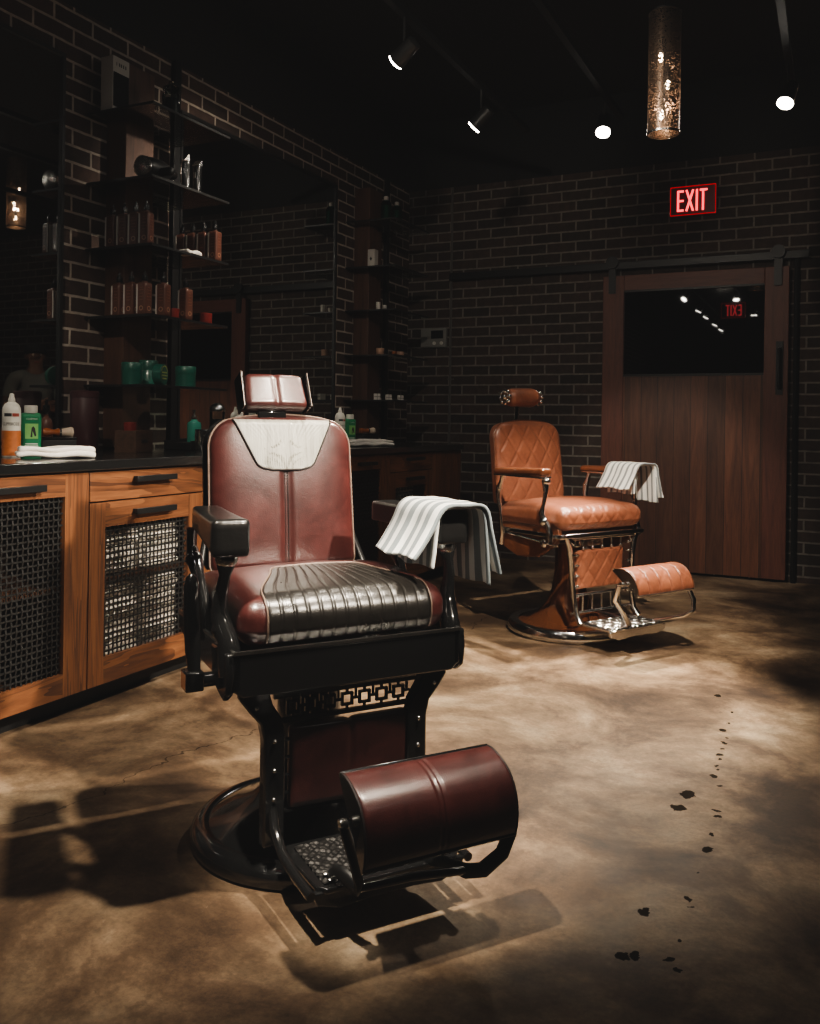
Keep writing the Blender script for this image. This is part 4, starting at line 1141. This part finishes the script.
TD = Matrix.Translation((0, 0, .052)) @ Matrix.Rotation(radians(-86), 4, 'X')
MB().lathe([(.040, -.10), (.048, -.085), (.050, -.04), (.048, .02), (.036, .06), (.030, .075)], (0, 0, 0), 28, TD).build('barrel', 'black_metal', hd)
MB().lathe([(.028, .07), (.030, .075), (.024, .115), (.022, .12)], (0, 0, 0), 24, TD).build('nozzle', 'gloss_black', hd)
MB().lathe([(.042, -.104), (.049, -.100), (.049, -.088), (.042, -.084)], (0, 0, 0), 28, TD).build('intake_ring', 'chrome_dim', hd)
MB().rbox((.055, -.02, .03), (.12, .034, .04), .015, (14, 6, 6)).build('handle', 'black_metal', hd, angle=70)
c1 = clipper('black hair clipper standing upright mid shelf on the second highest shelf', (-2.86, 3.37, 2.232), .4)
c1.rotation_euler = (0, radians(-90), 1.1)
c2 = dup(c1, 'black hair clipper standing upright at the far end of the second highest shelf', (-2.87, 3.46, 2.232)); c2.rotation_euler = (0, radians(-90), 1.6)
rg = thing('neck_duster', 'black round neck duster standing on the second highest shelf', 'brush', (-3.02, 3.42, 2.1555))
lathe_part('bristles', [(.03, 0), (.036, .03), (.02, .055)], 'black_metal', rg); lathe_part('handle', [(.014, .055), (.017, .08), (.012, .11), (.004, .115)], 'chrome_dim', rg, 18)
wb = thing('product_box', 'tall white box with black window on the topmost glass shelf', 'box', (-3.10, 3.115, 2.4855))
MB().box((0, 0, .13), (.075, .105, .26)).build('carton', 'white_label', wb, bevel=.002)
MB().box((.0384, 0, .105), (.002, .098, .160)).build('window', 'screen', wb)
e = MB()
for y in (-.03, -.012, .0, .014, .028): e.box((.0384, y, .225), (.001, .006 if y > -.03 else .003, .016))
e.build('print', 'black_print', wb)
gj = thing('glass_jar', 'dark glass jar with metal clasp on the topmost shelf beside the white box', 'jar', (-2.88, 3.255, 2.4855))
lathe_part('jar_glass', [(.038, 0), (.044, .006), (.044, .10), (.036, .118), (.034, .126)], 'dark_jar' if 'dark_jar' in M else 'glass', gj)
lathe_part('contents', [(.030, .004), (.040, .008), (.040, .085), (.0, .087)], 'screen', gj)
lathe_part('lid', [(.038, .126), (.040, .130), (.038, .142), (.020, .156), (.012, .160), (.014, .170), (.004, .174)], 'glass', gj)
MB().tube([(.045, 0, .06), (.050, 0, .09), (.046, 0, .13)], .0025, 6).tube([(.0, -.045, .10), (.0, -.049, .12), (0, -.04, .135)], .0025, 6).build('clasp', 'chrome', gj)
# shelf tower near the corner
def green_bottle(label, loc):
    t = thing('tonic_bottle', label, 'bottle', loc, 0, 'green bottles on the corner tower')
    lathe_part('bottle_body', [(.036, 0), (.039, .004), (.039, .13), (.030, .152), (.014, .162)], 'green_glass', t)
    lathe_part('contents', [(.030, .004), (.036, .008), (.036, .12), (.0, .122)], 'teal_jar', t)
    lathe_part('cap', [(.017, .160), (.018, .164), (.018, .184), (.015, .187)], 'white_label', t, 18); return t
gb = green_bottle('green bottle with pale cap on the corner tower, topmost shelf, mirror side', (-2.95, 5.60, 2.4855)); dup(gb, 'green bottle with pale cap on the corner tower, topmost shelf, corner side', (-2.95, 5.77, 2.4855))
cb = thing('product_box', 'small white carton with black emblem on the corner tower shelf', 'box', (-3.06, 5.615, 2.1555))
MB().box((0, 0, .072), (.055, .062, .144)).build('carton', 'white_label', cb, bevel=.002)
MB().prism([(0, .06), (.010, .075), (0, .09), (-.010, .075)], -.0325, -.0312, 1).build('emblem', 'black_print', cb)
sj = tin('small pale lidded jar beside the white carton on the corner tower', (-3.0, 5.72, 2.1555), 'white_label', .024, .04, None, 'small_jar')
for i, (y, z, mat, r, h, wd) in enumerate(((5.50, 1.8455, 'white_label', .016, .055, 'pale slim jar on the corner tower middle shelf, mirror side'), (5.60, 1.8455, 'white_label', .015, .045, 'pale slim jar on the corner tower middle shelf, corner side'), (5.54, 1.5255, 'copper_print', .028, .05, 'amber topped jar on the corner tower fourth shelf, mirror side'), (5.76, 1.5255, 'amber', .020, .045, 'small amber jar on the corner tower fourth shelf, in the middle'), (5.86, 1.5255, 'copper_print', .028, .05, 'amber topped jar on the corner tower fourth shelf, corner side'))):
    tin(wd, (-2.95, y, z), mat, r, h, 'jars on the corner tower', 'small_jar')
sb = None
for y, wd in ((5.50, 'mirror side'), (5.68, 'in the middle'), (5.87, 'corner side')):
    lab = 'small white carton with dark cross lines on the corner tower lowest shelf, ' + wd
    if sb is None:
        sb = thing('product_box', lab, 'box', (-2.95, y, 1.2055), .6, 'small cartons on the corner tower')
        MB().box((0, 0, .022), (.044, .044, .044)).build('carton', 'white_label', sb, bevel=.001)
        MB().box((0, -.0225, .022), (.003, .001, .044)).box((0, -.0225, .022), (.044, .001, .003)).box((.0225, 0, .022), (.001, .003, .044)).box((.0225, 0, .022), (.001, .044, .003)).build('print', 'black_print', sb)
    else: dup(sb, lab, (-2.95, y, 1.2055))

# ------------------------------------------------------------------ lamps
def pendant(label, x, y, zb, hgt=.55, r=.071):
    t = thing('pendant_lamp', label, 'pendant lamp', (x, y, zb), 0, 'perforated cylinder pendants')
    MB().lathe([(r, 0), (r, hgt)], (0, 0, 0), 48, cap=False).build('shade', 'perforated', t)
    for z in (0, hgt): MB().lathe([(r - .003, z - .004), (r + .003, z - .004), (r + .003, z + .004), (r - .003, z + .004)], (0, 0, 0), 48, cap=False).build('shade_rim', 'chrome_dim', t)
    st = MB().tube([(.0, 0, .10), (0, 0, hgt + .01)], .006, 8).box((0, 0, hgt), (2 * r, .008, .006)).build('stem', 'black_metal', t)
    for (dx, dy, z) in ((-.018, .012, .345), (.018, -.010, .212), (-.008, -.012, .080)):
        MB().lathe([(.012, 0), (.013, .045)], (dx, dy, z + .03), 12).tube([(dx, dy, z + .07), (0, 0, z + .10)], .004, 6).build('bulb_holder', 'black_metal', st)
        MB().ball((dx, dy, z), .011, 12, (1, 1, 2.1)).build('bulb', 'bulb', t)
    MB().tube([(0, 0, hgt), (0, 0, 3.5 - zb)], .0035, 6).build('cord', 'black_metal', t)
    li = bpy.data.lights.new('pendant_glow', 'POINT'); li.energy = 4; li.color = (1, .72, .5); li.shadow_soft_size = .02
    lo = bpy.data.objects.new('pendant_glow', li); COL.objects.link(lo); lo.location = (x, y, zb + .16)
    return t
pendant('perforated bronze cylinder pendant lamp with three bulbs hanging over the floor before the exit sign', -.715, 3.985, 2.345, .535, .070)
pendant('perforated bronze cylinder pendant lamp outside the frame, reflected in the mirror behind the spray can', .42, 5.62, 2.78, .62, .085)

for (x, nm) in ((-1.79, 'mirror side'), (-1.20, 'middle'), (-.25, 'open floor side')):
    tag(MB().box((x, 1.0, 2.90), (.035, 8.6, .03)).build('lighting_track', 'black_metal'), 'long black ceiling lighting track, ' + nm, 'lighting track', 'ceiling lighting tracks')
HEADS = []
def head(label, x, y, target, power, ang=50, col=(1, .88, .72), blend=.6, size=.035, z=2.72):
    t = thing('track_spotlight', label, 'spotlight', (x, y, z), 0, 'spotlights on the ceiling tracks')
    d = (Vector(target) - Vector((x, y, z))).normalized()
    q = d.to_track_quat('Z', 'Y').to_matrix().to_4x4()
    MB().lathe([(.016, -.075), (.034, -.07), (.036, -.03), (.042, .045), (.042, .05), (.037, .05), (.036, .04), (.0, .038)], (0, 0, 0), 26, q).build('lamp_can', 'black_metal', t)
    MB().lathe([(.034, .0415), (.034, .0435), (.0, .044)], (0, 0, 0), 26, q, cap=False).build('lamp_face', 'lamp_face', t)
    MB().lathe([(.039, .046), (.039, .058), (.0365, .060), (.0365, .046)], (0, 0, 0), 26, q, cap=False).build('lens_rim', 'lamp_rim', t)
    MB().tube([(0, 0, 2.885 - z), (0, 0, .05), tuple(d * -.03)], .007, 8).build('arm', 'black_metal', t)
    li = bpy.data.lights.new('spot', 'SPOT'); li.energy = power; li.color = col; li.spot_size = radians(ang); li.spot_blend = blend; li.shadow_soft_size = size
    lo = bpy.data.objects.new('spot', li); COL.objects.link(lo); lo.location = Vector((x, y, z)) + d * .06
    lo.rotation_euler = d.to_track_quat('-Z', 'Y').to_euler()
    return t
A_ = (-1.2, 1.9, .7); B_ = (-1.2, 4.35, .6)
head('track spotlight above the far counter, mirror side track', -1.79, 4.50, (-3.1, 4.6, 1.6), 30)
head('track spotlight nearest the shelf tower, mirror side track', -1.79, 3.55, (-3.2, 3.9, 1.9), 80, 75)
head('glaring track spotlight between the tan chair and the exit sign', -1.20, 4.87, (-1.0, 3.2, 0), 560, 42)
head('glaring track spotlight at the top corner over the barn door side', -.25, 4.79, (-.95, 3.4, 0), 560, 36)
head('track spotlight out of view over the burgundy chair', -1.20, 2.75, (-1.15, 2.15, .0), 120, 32)
head('track spotlight out of view over the mesh cabinets', -1.79, 1.15, (-2.9, 2.5, .9), 70, 56)
head('track spotlight out of view by the entrance, middle track', -1.20, .98, (-.98, 1.80, .33), 430, 21)
head('added spotlight out of view brightening the tan chair', -.25, 2.6, (-.95, 4.15, .55), 470, 38)  # extra unseen lamp, added to light the tan chair and reach the door
head('track spotlight out of view aimed at the mesh cabinets', -.25, 3.3, (-2.15, 2.3, .2), 360, 42)
head('track spotlight out of view aimed at the burgundy chair', -.25, 1.95, (-1.15, 1.9, .7), 380, 38, size=.05)
head('added fill spotlight out of view aimed at the back brick wall', -1.20, 2.2, (-1.7, 6.4, 1.5), 68, 66)  # added low fill for the bricks, no such lamp known
head('added spotlight out of view brightening the barn door', -1.20, 3.05, (-1.15, 6.4, .35), 170, 30)  # unseen lamp added to lift the door's brightness
head('added spotlight out of view beside the camera, for glare on the burgundy chair', 1.45, 1.3, (-1.3, 2.05, .95), 1100, 22, size=.07)  # added lamp with no track above it, placed for glare on the backrest
for y in (-.05, -.82, -1.88, -2.7):
    head('track spotlight behind the camera, mirror side track, at %s' % {-.05: 'the camera', -.82: 'one step back', -1.88: 'two steps back', -2.7: 'the far end'}[y], -1.78, y, (-2.8, y, .8), 30)
head('track spotlight behind the camera, middle track', -1.12, -.7, (-1.2, -.9, 0), 40)

# ------------------------------------------------------------------ someone standing by the back wall, seen only in the mirror
def skin_mesh(name, pts, edges, mat, parent, sub=2):
    bm = bmesh.new(); lay = bm.verts.layers.skin.verify(); vv = {}
    for i, (k, (p, r_)) in enumerate(pts.items()):
        v = bm.verts.new(p); v[lay].radius = (r_, r_) if not isinstance(r_, tuple) else r_; v[lay].use_root = (i == 0); vv[k] = v
    for a, b in edges: bm.edges.new((vv[a], vv[b]))
    me = bpy.data.meshes.new(name); bm.to_mesh(me); bm.free()
    o = bpy.data.objects.new(name, me); COL.objects.link(o)
    sk = o.modifiers.new('skin', 'SKIN'); sk.use_smooth_shade = True
    sb = o.modifiers.new('round', 'SUBSURF'); sb.levels = sub; sb.render_levels = sub
    me2 = bpy.data.meshes.new_from_object(o.evaluated_get(bpy.context.evaluated_depsgraph_get()))
    bpy.data.objects.remove(o); bpy.data.meshes.remove(me)
    me2.name = name; me2.materials.clear(); me2.materials.append(M[mat])
    me2.polygons.foreach_set('use_smooth', [True] * len(me2.polygons))
    o = bpy.data.objects.new(name, me2); COL.objects.link(o)
    if parent: o.parent = parent
    return o
per = thing('person', 'person in a grey shirt and dark cap, arms folded, reflected in the near mirror', 'person', (.40, 5.84, 0), radians(-58))
# faces local -y; heights for a 1.76 m man
P_ = {'hip': ((0, 0, .93), (.155, .11)), 'waist': ((0, .0, 1.08), (.145, .10)), 'chest': ((0, .01, 1.27), (.165, .115)), 'collar': ((0, .015, 1.42), (.11, .08)), 'neck': ((0, .005, 1.50), .056), 'jaw': ((0, -.015, 1.565), .066), 'skull': ((0, -.005, 1.645), .088), 'crown': ((0, .005, 1.705), .070), 'nose': ((0, -.118, 1.605), .012)}
E_ = [('hip', 'waist'), ('waist', 'chest'), ('chest', 'collar'), ('collar', 'neck'), ('neck', 'jaw'), ('jaw', 'skull'), ('skull', 'crown'), ('skull', 'nose')]
for s, n_ in ((-1, 'l'), (1, 'r')):
    fz = 1.135 if s < 0 else 1.165
    P_.update({n_ + 'sh': ((s * .185, .015, 1.41), .062), n_ + 'el': ((s * .255, .0, 1.13), .045), n_ + 'fa': ((s * .13, -.165, fz - .005), .038), n_ + 'wr': ((-s * .01, -.205, fz), .028), n_ + 'pa': ((-s * .075, -.205, fz), (.040, .020)),
               n_ + 'th': ((s * .095, -.005, .88), .095), n_ + 'kn': ((s * .105, -.015, .50), .062), n_ + 'ca': ((s * .108, .015, .36), .056), n_ + 'an': ((s * .11, .02, .085), .040), n_ + 'ft': ((s * .115, -.07, .045), .042), n_ + 'to': ((s * .12, -.16, .035), .034),
               n_ + 'ear': ((s * .100, .005, 1.60), .014)})
    E_ += [('collar', n_ + 'sh'), (n_ + 'sh', n_ + 'el'), (n_ + 'el', n_ + 'fa'), (n_ + 'fa', n_ + 'wr'), (n_ + 'wr', n_ + 'pa'), ('hip', n_ + 'th'), (n_ + 'th', n_ + 'kn'), (n_ + 'kn', n_ + 'ca'), (n_ + 'ca', n_ + 'an'), (n_ + 'an', n_ + 'ft'), (n_ + 'ft', n_ + 'to'), ('skull', n_ + 'ear')]
    for k, (dz, ln) in enumerate(((.030, .062), (.011, .075), (-.009, .070), (-.028, .055))):
        b0 = (-s * .095, -.205, fz + dz); P_[n_ + 'f%da' % k] = (b0, .009); P_[n_ + 'f%db' % k] = ((-s * (.095 + ln * .55), -.200, fz + dz * 1.1), .0085); P_[n_ + 'f%dc' % k] = ((-s * (.095 + ln), -.180, fz + dz * 1.1), .007)
        E_ += [(n_ + 'pa', n_ + 'f%da' % k), (n_ + 'f%da' % k, n_ + 'f%db' % k), (n_ + 'f%db' % k, n_ + 'f%dc' % k)]
    P_[n_ + 't1'] = ((-s * .055, -.225, fz + .045), .011); P_[n_ + 't2'] = ((-s * .080, -.235, fz + .062), .009)
    E_ += [(n_ + 'wr', n_ + 't1'), (n_ + 't1', n_ + 't2')]
skin_mesh('body', P_, E_, 'skin', per)
Q = {k: (P_[k][0], tuple(q + .014 for q in P_[k][1]) if isinstance(P_[k][1], tuple) else P_[k][1] + .014) for k in ('waist', 'chest', 'collar', 'lsh', 'rsh')}
Q['hem'] = ((0, 0, .92), (.172, .128))
for s, n_ in ((-1, 'l'), (1, 'r')): Q[n_ + 'sl'] = ((s * .235, .007, 1.20), .066)
skin_mesh('shirt', Q, [('waist', 'hem'), ('waist', 'chest'), ('chest', 'collar'), ('collar', 'lsh'), ('collar', 'rsh'), ('lsh', 'lsl'), ('rsh', 'rsl')], 'shirt', per)
Q = {'hip': ((0, 0, .93), (.163, .118))}; E2 = []
for n_ in 'lr':
    for k in ('th', 'kn', 'ca'): Q[n_ + k] = (P_[n_ + k][0], P_[n_ + k][1] + .014)
    a = P_[n_ + 'an'][0]; Q[n_ + 'hm'] = ((a[0], a[1], .09), .060); E2 += [('hip', n_ + 'th'), (n_ + 'th', n_ + 'kn'), (n_ + 'kn', n_ + 'ca'), (n_ + 'ca', n_ + 'hm')]
skin_mesh('trousers', Q, E2, 'trousers', per)
for s in (-1, 1):
    MB().rbox((s * .117, -.065, .045), (.098, .285, .090), .042, (10, 20, 8), lambda p, n: Vector((p.x * (1 - .18 * max(0, p.y / .14)), p.y, p.z * (1 - .25 * max(0, -p.y / .14))))).build('shoe', 'shoe', per)
cp = MB().ball((0, .005, 1.668), .101, 24, (1, 1.08, .78)).build('cap', 'cap', per)
MB().grid(lambda u, v: ((2 * u - 1) * .078 * (1 - .35 * v * v), -.085 - .085 * v * (1 - .5 * (2 * u - 1) ** 2), 1.672 - .012 * v - .018 * (2 * u - 1) ** 2), 12, 8).build('cap_peak', 'cap', cp, solid=.004)
for s in (-1, 1):
    MB().ball((s * .031, -.083, 1.628), .0125, 12).build('eye', 'white_plastic', per)
MB().rbox((0, -.083, 1.560), (.044, .016, .011), .005, (8, 4, 4)).build('mouth', 'red_print', per)

# ------------------------------------------------------------------ camera
F, YAW, ROLL, CY, H = 878.1, .45424, .01396, 422.2, 1.05
fw = Vector((-sin(YAW), cos(YAW), 0)); r0 = Vector((cos(YAW), sin(YAW), 0)); u0 = Vector((0, 0, 1))
r = r0 * cos(ROLL) + u0 * sin(ROLL); u = -r0 * sin(ROLL) + u0 * cos(ROLL)
cam = bpy.data.cameras.new('camera'); co = bpy.data.objects.new('camera', cam); COL.objects.link(co)
m3 = Matrix((r, u, -fw)).transposed(); co.matrix_world = Matrix.Translation((0, 0, H)) @ m3.to_4x4()
cam.sensor_width = 36; cam.lens = F / 1024 * 36; cam.shift_y = (CY - 512) / 1024; cam.clip_start = .02
S.camera = co
w = bpy.data.worlds.new('world'); S.world = w; w.use_nodes = True
w.node_tree.nodes['Background'].inputs[0].default_value = (.02, .022, .025, 1); w.node_tree.nodes['Background'].inputs[1].default_value = 1.0
S.view_settings.view_transform = 'AgX'; S.view_settings.look = 'AgX - Medium High Contrast'; S.view_settings.exposure = 0
vs_ = S.view_settings; vs_.use_curve_mapping = True
cm = vs_.curve_mapping; cm.black_level = (-.0125, -.0122, -.0120); cm.update()
S.cycles.use_denoising = True
S.cycles.max_bounces = 8; S.cycles.transparent_max_bounces = 16; S.cycles.sample_clamp_indirect = 4
